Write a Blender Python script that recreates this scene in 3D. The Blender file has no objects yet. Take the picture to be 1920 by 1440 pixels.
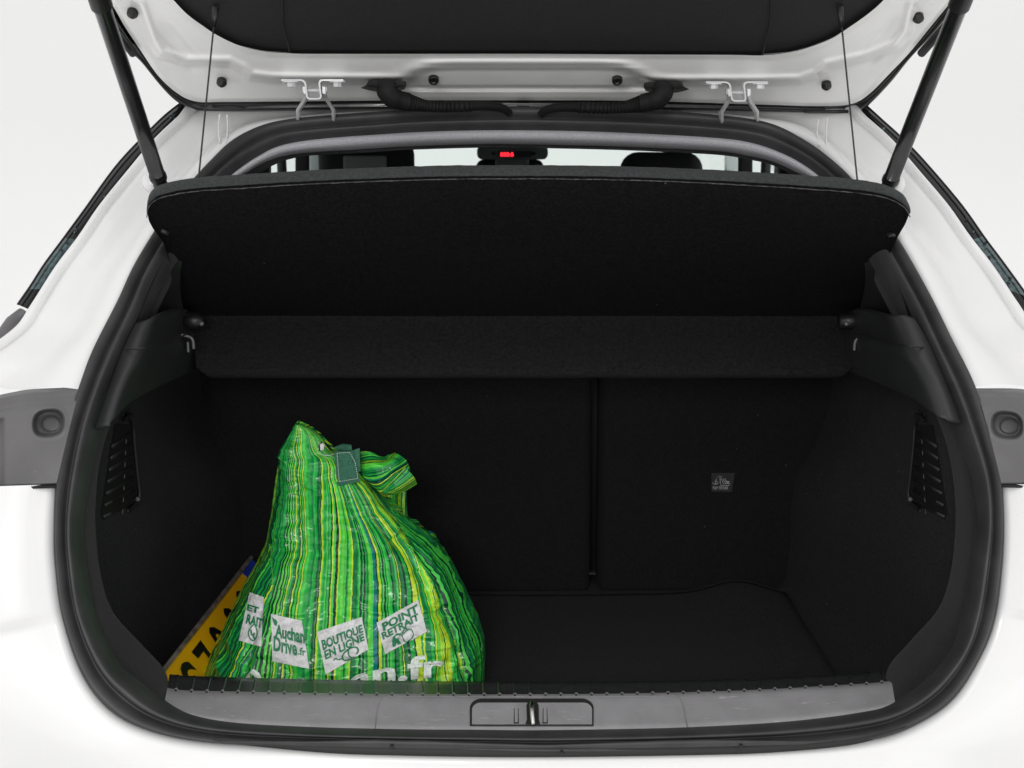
import bpy, bmesh, math, random
from mathutils import Vector, Matrix, noise
from mathutils.bvhtree import BVHTree
random.seed(7)
R = math.radians
sc = bpy.context.scene
col = sc.collection

# ------------------------------------------------------------------ camera
CAM = Vector((-0.048, -1.6, 1.45))
cam_d = bpy.data.cameras.new('camera'); cam_d.sensor_width = 36; cam_d.lens = 48
cam_d.clip_start = 0.05; cam_d.clip_end = 200
cam = bpy.data.objects.new('camera', cam_d); col.objects.link(cam)
cam.location = CAM; cam.rotation_euler = (R(90 - 10.8), 0, R(-0.9))
cam_d.dof.use_dof = True; cam_d.dof.focus_distance = 1.95; cam_d.dof.aperture_fstop = 11
sc.camera = cam
MR = cam.rotation_euler.to_matrix()

# ------------------------------------------------------------------ studio light (white studio, big soft sources)
w = bpy.data.worlds.new('World'); sc.world = w; w.use_nodes = True
bg = w.node_tree.nodes['Background']; bg.inputs[0].default_value = (1.0, 0.995, 0.985, 1); bg.inputs[1].default_value = 0.95
def area(name, loc, target, sx, sy, energy, colr=(1, 1, 1)):
    d = bpy.data.lights.new(name, 'AREA'); d.shape = 'RECTANGLE'; d.size = sx; d.size_y = sy; d.energy = energy; d.color = colr
    o = bpy.data.objects.new(name, d); col.objects.link(o); o.location = loc
    o.rotation_euler = (Vector(target) - Vector(loc)).to_track_quat('-Z', 'Y').to_euler()
    return o
area('softbox_above', (0.4, -2.6, 3.4), (0, 0.1, 0.9), 2.4, 1.6, 10)
area('softbox_flash', (-0.35, -2.3, 1.78), (0.0, 0.4, 1.0), 0.5, 0.4, 17.5, (1, 0.985, 0.965))
area('softbox_front', (0, 7.0, 5.5), (0, 3.0, 1.2), 5, 3, 120)
vs = sc.view_settings; vs.view_transform = 'Standard'; vs.look = 'None'; vs.exposure = 0; vs.gamma = 1

# ------------------------------------------------------------------ geometry helpers
def ray(px, py):
    d = Vector(((px - 960) / 2560, -(py - 720) / 2560, -1))
    return (MR @ d).normalized()
def P(px, py, Y):
    d = ray(px, py); return CAM + d * ((Y - CAM.y) / d.y)
def gz(z):
    if z < 0.85: return -0.03 + 0.05 * max(0, (z - 0.68)) / 0.17
    return 0.02 + 0.44 * ((min(z, 1.6) - 0.85) / 0.61) ** 1.45
def S(px, py, off=0.0, fn=gz):
    y = 0.1
    for _ in range(14):
        p = P(px, py, y + off); y = 0.5 * y + 0.5 * fn(p.z)
    return P(px, py, y + off)
TS = math.tan(R(27))
def T(px, py, off=0.0):      # the plane of the raised tailgate
    d = ray(px, py)          # z = 1.478 + (0.5-y)*TS + off
    t = (1.478 + off + (0.5 - CAM.y) * TS - CAM.z) / (d.z + TS * d.y)
    return CAM + d * t
TN = Vector((0, -math.sin(R(27)), -math.cos(R(27))))   # points down, out of the tailgate's inner face
def TT(px, py, h=0.0): return T(px, py, -h/math.cos(R(27)))     # a point standing h proud of the tailgate plane
def cr(pts, n, closed=False):
    pts = [Vector(p) for p in pts]; m = len(pts); out = []
    segs = m if closed else m - 1
    N = n if closed else n - 1
    for k in range(n):
        t = k * segs / N; i = min(int(t), segs - 1); f = t - i
        if closed: a, b, c, d = pts[(i-1) % m], pts[i % m], pts[(i+1) % m], pts[(i+2) % m]
        else: a, b, c, d = pts[max(i-1, 0)], pts[i], pts[min(i+1, m-1)], pts[min(i+2, m-1)]
        out.append(0.5 * ((2*b) + (c - a) * f + (2*a - 5*b + 4*c - d) * f*f + (3*b - a - 3*c + d) * f**3))
    return out
def lin(pts, n):
    pts = [Vector(p) for p in pts]; L = [0]
    for a, b in zip(pts, pts[1:]): L.append(L[-1] + (b - a).length)
    out = []; i = 0
    for k in range(n):
        t = L[-1] * k / (n - 1)
        while i < len(L) - 2 and L[i+1] < t: i += 1
        f = (t - L[i]) / max(L[i+1] - L[i], 1e-9); out.append(pts[i].lerp(pts[i+1], min(f, 1)))
    return out
def interp(tab, y):
    if y <= tab[0][0]: return tab[0][1]
    for (y0, x0), (y1, x1) in zip(tab, tab[1:]):
        if y <= y1: return x0 + (x1-x0)*(y-y0)/(y1-y0)
    return tab[-1][1]
def sstep(a, b, x):
    t = min(1, max(0, (x - a) / (b - a))); return t * t * (3 - 2 * t)
def worldloc(o):
    v = Vector((0, 0, 0))
    while o: v += o.location; o = o.parent
    return v
def mesh(name, verts, faces, mat, parent=None, smooth=True, origin=None):
    me = bpy.data.meshes.new(name)
    base = worldloc(parent) if parent else Vector((0, 0, 0))
    org = Vector(origin) if origin is not None else base
    me.from_pydata([tuple(Vector(v) - org) for v in verts], [], faces)
    me.validate(); me.materials.append(mat)
    for p in me.polygons: p.use_smooth = smooth
    o = bpy.data.objects.new(name, me); col.objects.link(o)
    o.parent = parent; o.location = org - base
    return o
def grid(rows, closed=False, flip=False):
    n = len(rows[0]); V = [v for r in rows for v in r]; F = []
    for i in range(len(rows) - 1):
        for j in range(n if closed else n - 1):
            a, b = i*n + j, i*n + (j+1) % n; c, d = (i+1)*n + (j+1) % n, (i+1)*n + j
            F.append((a, d, c, b) if flip else (a, b, c, d))
    return V, F
def join(*parts):
    V, F = [], []
    for v, f in parts:
        k = len(V); V += list(v); F += [tuple(i + k for i in q) for q in f]
    return V, F
def tube(path, rad, n=12, caps=True):
    path = [Vector(p) for p in path]; m = len(path)
    if not hasattr(rad, '__len__'): rad = [rad] * m
    rows = []; prev = None
    for i in range(m):
        t = (path[min(i+1, m-1)] - path[max(i-1, 0)])
        t = t.normalized() if t.length > 1e-9 else Vector((0, 0, 1))
        if prev is None: prev = t.orthogonal().normalized()
        u = (prev - t * prev.dot(t)).normalized(); v = t.cross(u); prev = u
        rows.append([path[i] + rad[i] * (math.cos(a) * u + math.sin(a) * v) for a in [2*math.pi*k/n for k in range(n)]])
    V, F = grid(rows, True)
    if caps:
        F.append(tuple(range(n))); F.append(tuple(range((m-1)*n + n - 1, (m-1)*n - 1, -1)))
    return V, F
def ribbon(path, th, wv):       # flat bent strap: path is its centre line, wv the vector across it
    path = [Vector(p) for p in path]; m = len(path); rows = []; wn = Vector(wv).normalized()
    for i in range(m):
        a = (path[i] - path[max(i-1, 0)]); b = (path[min(i+1, m-1)] - path[i])
        if a.length < 1e-9: a = b
        if b.length < 1e-9: b = a
        na = a.cross(wn).normalized(); nb = b.cross(wn).normalized(); nn = (na + nb).normalized()
        k = th / max(0.4, nn.dot(na)) / 2
        rows.append([path[i] + nn*k - Vector(wv)/2, path[i] + nn*k + Vector(wv)/2, path[i] - nn*k + Vector(wv)/2, path[i] - nn*k - Vector(wv)/2])
    V, F = grid(rows, True); F.append((3, 2, 1, 0)); q = (m-1)*4; F.append((q, q+1, q+2, q+3))
    return V, F
def rbox(cx, cy, cz, sx, sy, sz, bev=0.01, seg=3, M=None):
    bm = bmesh.new(); bmesh.ops.create_cube(bm, size=1)
    bmesh.ops.scale(bm, vec=(sx, sy, sz), verts=bm.verts)
    if bev > 0: bmesh.ops.bevel(bm, geom=bm.edges[:], offset=bev, segments=seg, profile=0.5, affect='EDGES')
    if M: bmesh.ops.transform(bm, matrix=M, verts=bm.verts)
    bmesh.ops.translate(bm, vec=(cx, cy, cz), verts=bm.verts)
    bm.verts.index_update(); V = [v.co.copy() for v in bm.verts]; F = [tuple(v.index for v in f.verts) for f in bm.faces]; bm.free()
    return V, F
def lathe(prof, centre, axis, n=24):
    axis = Vector(axis).normalized(); u = axis.orthogonal().normalized(); v = axis.cross(u)
    rows = [[Vector(centre) + axis*h + r*(math.cos(2*math.pi*k/n)*u + math.sin(2*math.pi*k/n)*v) for k in range(n)] for r, h in prof]
    V, F = grid(rows, True); F.append(tuple(range(n-1, -1, -1))); q = (len(rows)-1)*n; F.append(tuple(range(q, q+n)))
    return V, F
def mirX(V): return [Vector((-v[0], v[1], v[2])) for v in V]
def mirrored(vf):
    V, F = vf; return mirX(V), [tuple(reversed(f)) for f in F]
def empty(name, loc, label=None, cat=None, group=None, parent=None):
    o = bpy.data.objects.new(name, None); col.objects.link(o); o.parent = parent
    o.location = Vector(loc) - (worldloc(parent) if parent else Vector((0, 0, 0)))
    o.empty_display_size = 0.05
    if label: o['label'] = label
    if cat: o['category'] = cat
    if group: o['group'] = group
    return o
def solid(o, th, off=-1):
    m = o.modifiers.new('thickness', 'SOLIDIFY'); m.thickness = th; m.offset = off; return o
def sharp(o, ang=35):
    me = o.data
    bm = bmesh.new(); bm.from_mesh(me)
    for e in bm.edges:
        if len(e.link_faces) == 2 and e.calc_face_angle(0) > R(ang): e.smooth = False
    bm.to_mesh(me); bm.free(); return o

# ------------------------------------------------------------------ materials
def mat(name, base, rough=0.5, metal=0.0, bump=None, mottle=None, coat=0.0, spec=0.5, emit=None, sheen=0.0, coord='Object'):
    m = bpy.data.materials.new(name); m.use_nodes = True; nt = m.node_tree; N = nt.nodes; L = nt.links
    b = N['Principled BSDF']; b.inputs['Base Color'].default_value = (*base, 1); b.inputs['Roughness'].default_value = rough
    b.inputs['Metallic'].default_value = metal; b.inputs['Coat Weight'].default_value = coat; b.inputs['Coat Roughness'].default_value = 0.05
    b.inputs['Specular IOR Level'].default_value = spec; b.inputs['Sheen Weight'].default_value = sheen
    if emit: b.inputs['Emission Color'].default_value = (*emit[0], 1); b.inputs['Emission Strength'].default_value = emit[1]
    tc = N.new('ShaderNodeTexCoord')
    if mottle:   # (scale, amount)
        n = N.new('ShaderNodeTexNoise'); n.inputs['Scale'].default_value = mottle[0]; n.inputs['Detail'].default_value = 6
        L.new(tc.outputs[coord], n.inputs['Vector'])
        r = N.new('ShaderNodeMapRange'); r.inputs[3].default_value = 1 - mottle[1]; r.inputs[4].default_value = 1 + mottle[1]
        r.inputs[1].default_value = 0.3; r.inputs[2].default_value = 0.7
        L.new(n.outputs[0], r.inputs[0])
        x = N.new('ShaderNodeMix'); x.data_type = 'RGBA'; x.blend_type = 'MULTIPLY'; x.inputs[0].default_value = 1
        x.inputs[6].default_value = (*base, 1); L.new(r.outputs[0], x.inputs[7]); L.new(x.outputs[2], b.inputs['Base Color'])
    last = None
    for kind, scale, strength, dist in (bump or []):
        if kind == 'noise':
            t = N.new('ShaderNodeTexNoise'); t.inputs['Scale'].default_value = scale; t.inputs['Detail'].default_value = 4; out = t.outputs[0]
        elif kind == 'voronoi':
            t = N.new('ShaderNodeTexVoronoi'); t.inputs['Scale'].default_value = scale; out = t.outputs['Distance']
        else:
            t = N.new('ShaderNodeTexWave'); t.inputs['Scale'].default_value = scale; t.inputs['Distortion'].default_value = 1; out = t.outputs[1]
        L.new(tc.outputs[coord], t.inputs['Vector'])
        bn = N.new('ShaderNodeBump'); bn.inputs['Strength'].default_value = strength; bn.inputs['Distance'].default_value = dist
        L.new(out, bn.inputs['Height'])
        if last: L.new(last.outputs[0], bn.inputs['Normal'])
        last = bn
    if last: L.new(last.outputs[0], b.inputs['Normal'])
    return m
def add_specks(m, scale, thr, colr):   # lint: sparse pale fibres on carpet
    nt = m.node_tree; N = nt.nodes; L = nt.links; b = N['Principled BSDF']
    src = b.inputs['Base Color'].links[0].from_socket if b.inputs['Base Color'].links else None
    tc = N.new('ShaderNodeTexCoord'); v = N.new('ShaderNodeTexVoronoi'); v.inputs['Scale'].default_value = scale
    L.new(tc.outputs['Object'], v.inputs['Vector'])
    c = N.new('ShaderNodeMath'); c.operation = 'LESS_THAN'; c.inputs[1].default_value = thr; L.new(v.outputs['Distance'], c.inputs[0])
    sx = N.new('ShaderNodeSeparateColor'); L.new(v.outputs['Color'], sx.inputs[0])
    g = N.new('ShaderNodeMath'); g.operation = 'GREATER_THAN'; g.inputs[1].default_value = 0.955; L.new(sx.outputs[0], g.inputs[0])
    k = N.new('ShaderNodeMath'); k.operation = 'MULTIPLY'; L.new(c.outputs[0], k.inputs[0]); L.new(g.outputs[0], k.inputs[1])
    x = N.new('ShaderNodeMix'); x.data_type = 'RGBA'; L.new(k.outputs[0], x.inputs[0])
    if src: L.new(src, x.inputs[6])
    else: x.inputs[6].default_value = b.inputs['Base Color'].default_value
    x.inputs[7].default_value = (*colr, 1); L.new(x.outputs[2], b.inputs['Base Color'])
paint = mat('white_car_paint', (0.785, 0.785, 0.79), 0.35, coat=0.6, bump=[('noise', 9, 0.05, 0.02)], mottle=(4, 0.012))
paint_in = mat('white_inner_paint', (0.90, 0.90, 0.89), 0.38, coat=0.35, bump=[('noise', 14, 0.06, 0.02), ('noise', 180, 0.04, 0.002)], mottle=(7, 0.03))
hinge_m = mat('painted_hinge_metal', (0.64, 0.65, 0.66), 0.4, coat=0.3, mottle=(60, 0.05))
arm_m = mat('hinge_paint_lightened', (0.84, 0.85, 0.86), 0.4, coat=0.3, mottle=(60, 0.05))  # same hinge finish, colour raised to offset the shade on the arms
rubber = mat('seal_rubber', (0.036, 0.036, 0.038), 0.47, bump=[('noise', 420, 0.18, 0.001)], mottle=(26, 0.22), spec=0.42)
gapm = mat('black_gap_trim', (0.006, 0.006, 0.006), 0.6, mottle=(30, 0.2))
greyp = mat('grey_grained_plastic', (0.112, 0.109, 0.114), 0.42, bump=[('voronoi', 900, 0.25, 0.0006), ('noise', 60, 0.05, 0.003)], mottle=(22, 0.10), spec=0.5)
sillm = mat('sill_plastic_lit', (0.235, 0.231, 0.240), 0.40, bump=[('voronoi', 850, 0.4, 0.0007), ('noise', 40, 0.06, 0.003)], mottle=(26, 0.10), spec=0.55)  # lighter copy of the sill plastic; the face's overhead sheen is in the colour
def add_scratches(m, amt, colr, sc_=(6, 90, 90), thr=.66):
    nt = m.node_tree; N = nt.nodes; L = nt.links; b = N['Principled BSDF']; src = b.inputs['Base Color'].links[0].from_socket
    tc = N.new('ShaderNodeTexCoord'); mp = N.new('ShaderNodeMapping'); mp.inputs['Scale'].default_value = sc_; mp.inputs['Rotation'].default_value = (0, 0, .3)
    n = N.new('ShaderNodeTexNoise'); n.inputs['Scale'].default_value = 4; n.inputs['Detail'].default_value = 7; n.inputs['Roughness'].default_value = .7
    L.new(tc.outputs['Object'], mp.inputs['Vector']); L.new(mp.outputs[0], n.inputs['Vector'])
    g = N.new('ShaderNodeMapRange'); g.inputs[1].default_value = thr; g.inputs[2].default_value = thr + .06; g.inputs[4].default_value = amt; L.new(n.outputs[0], g.inputs[0])
    x = N.new('ShaderNodeMix'); x.data_type = 'RGBA'; L.new(g.outputs[0], x.inputs[0]); L.new(src, x.inputs[6]); x.inputs[7].default_value = (*colr, 1); L.new(x.outputs[2], b.inputs['Base Color'])
add_scratches(sillm, .7, (.42, .41, .42), (6, 90, 90), .61); add_scratches(greyp, .35, (.25, .24, .25), (30, 30, 30), .64)
ribm = mat('sill_plastic_dark_reflection', (0.032, 0.034, 0.034), 0.26, bump=[('noise', 500, .2, .0006)], mottle=(60, .2), spec=.6)  # same plastic as the sill; dark interior reflection painted into the colour
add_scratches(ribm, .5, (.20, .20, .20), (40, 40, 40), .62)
darkp = mat('dark_trim_plastic', (0.016, 0.0165, 0.0175), 0.48, bump=[('voronoi', 700, 0.25, 0.0006)], mottle=(15, 0.15))
blackp = mat('black_plastic', (0.010, 0.010, 0.0105), 0.42, bump=[('noise', 300, 0.15, 0.001)], mottle=(30, 0.2))
strutm = mat('gas_strut_black', (0.009, 0.009, 0.010), 0.22, coat=0.3, mottle=(40, 0.3))
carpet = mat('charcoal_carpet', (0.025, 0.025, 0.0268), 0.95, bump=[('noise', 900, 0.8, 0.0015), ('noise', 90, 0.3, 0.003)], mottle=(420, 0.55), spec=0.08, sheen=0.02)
add_specks(carpet, 60, 0.075, (0.14, 0.14, 0.14))
lipc = mat('lip_carpet', (0.0115, 0.0115, 0.0123), 0.95, bump=[('noise', 900, 0.8, 0.0015)], mottle=(380, 0.5), spec=0.2, sheen=0.1)
add_specks(lipc, 70, 0.07, (0.2, 0.2, 0.2))
shelfc = mat('shelf_felt', (0.0078, 0.0078, 0.0081), 0.95, bump=[('noise', 800, 0.7, 0.0015), ('noise', 40, 0.3, 0.004)], mottle=(230, 0.35), spec=0.04)
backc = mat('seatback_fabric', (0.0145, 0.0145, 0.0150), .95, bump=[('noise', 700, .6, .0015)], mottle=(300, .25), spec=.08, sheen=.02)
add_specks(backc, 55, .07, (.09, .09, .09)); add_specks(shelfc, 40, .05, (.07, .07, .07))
stripc = mat('shelf_felt_lit', (0.0125, 0.0125, 0.0130), 0.95, bump=[('noise', 800, 0.8, 0.0015), ('noise', 60, 0.4, 0.004)], mottle=(230, 0.38), spec=0.08, sheen=0.02)  # same felt as the flap, coloured lighter for the light its slope catches
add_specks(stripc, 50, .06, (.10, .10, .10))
felt = mat('grey_green_top_felt', (0.037, 0.042, 0.043), 0.95, bump=[('noise', 700, 1.0, 0.003)], mottle=(260, 0.3), sheen=0.08)
head = mat('headliner_fabric', (0.50, 0.50, 0.535), 0.95, bump=[('noise', 700, 0.5, 0.0015)], mottle=(500, 0.16), sheen=0.1)
gaiterm = mat('wiring_gaiter_rubber', (0.013, 0.013, 0.013), 0.6, bump=[('noise', 200, 0.15, 0.001)], mottle=(40, 0.25), spec=.18)
gloss = mat('gloss_black_glass_edge', (0.006, 0.007, 0.008), 0.22, coat=.3, spec=.3, mottle=(60, 0.4))
metal = mat('striker_steel', (0.55, 0.54, 0.52), 0.22, 1.0, bump=[('noise', 90, 0.2, 0.002)])
studio = mat('studio_white', (0.90, 0.90, 0.902), 0.9, mottle=(0.6, 0.01))
seatm = mat('seat_cloth', (0.010, 0.010, 0.010), 0.9, bump=[('noise', 300, 0.4, 0.002)], mottle=(60, 0.3))
doorm = mat('door_trim_grey', (0.10, 0.12, 0.12), 0.6, bump=[('noise', 200, 0.2, 0.001)], mottle=(14, 0.2))
pillar = mat('pillar_light_grey', (0.42, 0.46, 0.47), 0.7, bump=[('noise', 200, 0.1, 0.001)], mottle=(9, 0.05))
pillar2 = mat('seat_insert_grey', (0.16, 0.17, 0.17), 0.7, bump=[('noise', 200, 0.1, 0.001)], mottle=(9, 0.05))
red = mat('red_display_digits', (0.5, 0.0, 0.0), 0.5, emit=((1.0, 0.03, 0.05), 1.8))
labelm = mat('woven_label_black', (0.030, 0.030, 0.032), 0.8, bump=[('wave', 900, 0.3, 0.0005)], mottle=(200, 0.2))
inkw = mat('label_white_thread', (0.50, 0.50, 0.50), 0.8, bump=[('noise', 900, 0.3, 0.0005)], mottle=(900, 0.3))
def glass_mat(name, tint, rough=0.02):
    m = bpy.data.materials.new(name); m.use_nodes = True; nt = m.node_tree; N = nt.nodes; L = nt.links
    N.remove(N['Principled BSDF']); t = N.new('ShaderNodeBsdfTransparent'); t.inputs[0].default_value = (*tint, 1)
    g = N.new('ShaderNodeBsdfGlossy'); g.inputs['Roughness'].default_value = rough
    lw = N.new('ShaderNodeLayerWeight'); lw.inputs[0].default_value = .3; f = N.new('ShaderNodeMath'); f.operation = 'POWER'; f.inputs[1].default_value = 4; L.new(lw.outputs['Facing'], f.inputs[0])
    nz = N.new('ShaderNodeTexNoise'); nz.inputs['Scale'].default_value = 6; bn = N.new('ShaderNodeBump'); bn.inputs['Strength'].default_value = 0.03
    L.new(nz.outputs[0], bn.inputs['Height']); L.new(bn.outputs[0], g.inputs['Normal'])
    x = N.new('ShaderNodeMixShader'); L.new(f.outputs[0], x.inputs[0]); L.new(t.outputs[0], x.inputs[1]); L.new(g.outputs[0], x.inputs[2])
    L.new(x.outputs[0], N['Material Output'].inputs[0]); return m
glass = glass_mat('window_glass', (0.955, 0.995, 0.98))

# ------------------------------------------------------------------ the studio: floor sweeping up into a white wall
prof = [Vector((0, -9, 0)), Vector((0, 5.5, 0))] + [Vector((0, 5.5 + 1.5*math.sin(a), 1.5 - 1.5*math.cos(a))) for a in [R(9*k) for k in range(1, 11)]] + [Vector((0, 7, 6))]
rows = [[Vector((x, p.y, p.z)) for p in prof] for x in (-9, -3, 3, 9)]
o = mesh('studio_backdrop', *grid(rows, flip=True), studio); o['kind'] = 'structure'; o['label'] = 'plain white studio backdrop behind the car'

# ------------------------------------------------------------------ the car
car = empty('white_hatchback', (0, 0, 0), 'white hatchback car seen from behind with its tailgate open and boot showing', 'car')

SEAL = [((1000,1409),(1000,1374)),((880,1407),(880,1373)),((760,1405),(760,1372)),((560,1400),(570,1367)),((388,1392),(406,1355)),((279,1370),(315,1329)),
 ((205,1331),(253,1285)),((153,1262),(206,1238)),((118,1158),(166,1154)),((104,1059),(149,1059)),((102,985),(144,985)),((106,900),(154,905)),
 ((125,800),(173,815)),((150,725),(196,740)),((175,658),(225,670)),((221,567),(262,590)),((250,504),(290,522)),((290,437),(330,455)),
 ((322,392),(370,402)),((354,350),(410,350)),((394,306),(445,318)),((437,266),(484,294)),((492,239),(529,273)),((558,226),(585,263)),
 ((693,215),(700,254)),((793,209),(793,248)),((970,204),(970,245)),((1178,209),(1178,250)),((1329,219),(1320,258)),((1439,235),(1410,268)),
 ((1512,270),(1468,288)),((1566,310),(1515,315)),((1606,350),(1553,348)),((1645,402),(1595,402)),((1685,454),(1640,465)),((1742,554),(1700,570)),
 ((1783,637),(1738,650)),((1825,721),(1778,738)),((1854,808),(1808,815)),((1875,892),(1835,900)),((1881,980),(1842,980)),((1877,1069),(1831,1069)),
 ((1862,1170),(1815,1155)),((1830,1245),(1793,1219)),((1785,1312),(1742,1280)),((1720,1357),(1678,1323)),((1640,1386),(1606,1341)),((1500,1401),(1470,1358)),
 ((1300,1407),(1300,1368)),((1150,1409),(1150,1372))]
NS = 400
so = cr([Vector((a[0], a[1], 0)) for a, b in SEAL], NS, True)
si = cr([Vector((b[0], b[1], 0)) for a, b in SEAL], NS, True)
SO = [S(p.x, p.y) for p in so]; SI = [S(p.x, p.y, 0.015) for p in si]
def slope_n(p):
    e = 0.01; d = (gz(p.z + e) - gz(p.z - e)) / (2*e); return Vector((0, -1, d)).normalized()
PROFILE = [(-.02,-.02),(0,.000),(.03,.006),(.10,.0095),(.22,.0105),(.34,.0085),(.41,.003),(.46,-.0015),(.52,-.0015),(.56,.003),(.63,.0085),(.72,.0115),(.81,.010),(.89,.004),(.95,-.003),(1.0,-.012),(1.02,-.03)]
rows = []
for s, h in PROFILE:
    row = []
    for k in range(NS):
        p = SO[k].lerp(SI[k], s); q = so[k].lerp(si[k], s)
        hh = h * (1.0 + 0.1*noise.noise(Vector((k*0.05, s, 0))))
        if q.y > 1300:         # the lower run of the seal has a wavy lip that dips to a notch where its ends meet
            c = abs(q.x - 1030) / 190
            hh += 0.004 * max(0, 1 - c) * (1 - s) if s > 0.05 else 0
        row.append(p + slope_n(p) * hh)
    rows.append(row)
o = mesh('door_seal', *grid(rows, True), rubber, car); o['label'] = 'black rubber weatherstrip around the boot opening'
# darker lip under the bottom run (gap to the bumper)
lo = cr([(400,1391,0),(600,1411,0),(760,1417,0),(1000,1420,0),(1300,1416,0),(1450,1411,0),(1600,1396,0),(1690,1368,0)], 60)
li = cr([(400,1385,0),(600,1395,0),(760,1399,0),(1000,1402,0),(1300,1401,0),(1450,1396,0),(1600,1386,0),(1700,1362,0)], 60)
rows = [[S(p.x, p.y, -0.006) for p in lo], [S(p.x, p.y, -0.010) for p in li], [S(p.x, p.y-8, 0.01) for p in li]]
mesh('seal_gap', *grid(rows), gapm, car)
rows = []
for s, h in [(0, 0.003), (.2, .010), (.5, .012), (.8, .008), (1, -.002)]:
    r = []
    for k in range(90):
        x = 400 + 1230*k/89; c = max(0, 1 - abs(x - 1030)/230)
        tp_ = min(1, k/22, (89-k)/22); base = interp([(400,1391),(560,1400),(760,1405),(1000,1407),(1300,1404),(1500,1398),(1630,1386)], x)
        yb = base - 1; yt = base - 1 - (17 - 8*c)*tp_
        p = S(x, yb + (yt-yb)*s, -0.008); r.append(p + Vector((0, -.7, .7))*h*0.5*min(1, (k/10), (89-k)/10))
    rows.append(r)
mesh('seal_lip', *grid(rows), rubber, car)
for x, y in ((735, 1400), (1389, 1399), (1053, 1411)):
    p = S(x, y, -0.016); mesh('drain_hole', *lathe([(0.0026, 0), (0.0026, 0.002)], p, (0, -.7, .7), 10), gapm, car, origin=p)

# white body: jambs (upper), bumper (lower)
JP = [((147,731),(-160,700),.02,.02),((152,718),(-130,684),.02,.02),((175,658),(-50,668),.03,.03),((200,610),(22,622),.05,.05),((221,567),(54,579),.05,.06),((250,504),(100,508),.05,.06),
 ((290,437),(144,450),.04,.05),((322,392),(182,394),.03,.05),((354,350),(232,332),.03,.05),((394,306),(284,270),.02,.04),((437,266),(330,226),.04,.03),
 ((492,239),(365,194),.07,.02),((558,226),(480,184),.10,.02),((693,215),(650,180),.12,.0),((970,204),(970,176),.13,.0)]
NJ = 110
a_ = cr([Vector((p[0][0], p[0][1], 0)) for p in JP], NJ); b_ = cr([Vector((p[1][0], p[1][1], p[2]*100)) for p in JP], NJ)
def jamb(mirror):
    rows = []
    def M(x): return x if not mirror else 2*984 - x + 0
    for s, h in [(-.10,-.03),(-.03,-.004),(0,0.002),(.06,.003),(.14,.002),(.22,-.004),(.30,-.012),(.38,-.019),(.46,-.021),(.55,-.016),(.64,-.009),(.72,-.004),(.80,-.001),(.855,0.0),(.865,-.004),(.875,0.003),(.90,.008),(.93,.010),(.96,.009),(.985,.004),(1,-.004),(1.005,-.02)]:
        r = []
        for k in range(NJ):
            A = a_[k]; B = b_[k]; q = A.lerp(B, s)
            top = sstep(250, 200, A.y)
            hh = h * (1 - 0.85*top)
            q = Vector((q.x, q.y, 0)); off = B.z/100 * max(0, s)
            p = S(q.x, q.y, off)
            r.append(p + slope_n(p) * hh)
        rows.append(r)
    return grid(rows)
jl = jamb(False)
o = mesh('rear_pillar', *jl, paint, car)
mesh('rear_pillar', *mirrored(([Vector((v.x - 0.004, v.y, v.z)) for v in jl[0]], jl[1])), paint, car)
# weld joint strips in the corners of the jamb
for xs in ([(412,215),(410,245),(413,270)], [(426,216),(427,245),(424,268)], [(1534,225),(1532,250),(1537,276)], [(1551,222),(1549,250),(1550,282)]):
    pts = cr([S(x, y, -0.001) for x, y in xs], 10); V, F = tube(pts, 0.0014, 6); mesh('body_sealant', V, F, paint, car)

# bumper and lower quarter panels: rings running outwards from the seal
LB = [(8,(-160,905)),(9,(-160,1060)),(10,(-160,1150))]
def lower():
    # indices on the control list -> far pixel
    near = [(107,908),(102,985),(104,1059),(118,1158),(153,1262),(205,1331),(279,1370),(388,1392),(560,1402),(760,1412),(1000,1414),(1300,1410),(1500,1402),(1640,1386),(1720,1357),(1785,1312),(1830,1245),(1862,1170),(1877,1069),(1881,980),(1877,908)]
    far = [(-200,918),(-240,985),(-240,1080),(-230,1230),(-200,1400),(-120,1560),(0,1650),(250,1700),(520,1720),(760,1730),(1000,1730),(1300,1730),(1500,1720),(1750,1700),(1960,1650),(2080,1560),(2140,1400),(2160,1230),(2160,1080),(2160,985),(2120,908)]
    n = 180
    A = cr([Vector((x, y, 0)) for x, y in near], n); B = cr([Vector((x, y, 0)) for x, y in far], n)
    rows = []
    for s in [-.06,-.02,0,.012,.03,.06,.1,.15,.22,.3,.4,.5,.6,.7,.8,.9,1]:
        r = []
        for k in range(n):
            q = A[k].lerp(B[k], s)
            down = sstep(1150, 1400, A[k].y)
            near_h = -0.007*math.exp(-(s/0.02)**2) if s >= 0 else -0.03
            crown = 0.022*sstep(0, .28, s)*(1-down) - 0.10*down*s*0.8
            off = -near_h - crown if False else (-near_h) - crown*1.0 + 0.0
            if down > 0: off = (-near_h) - (0.022*(1-down) + 0.13*down)*sstep(0, 1, s)
            r.append(S(q.x, q.y, off))
        rows.append(r)
    return grid(rows)
mesh('bumper', *lower(), paint, car)

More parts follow.
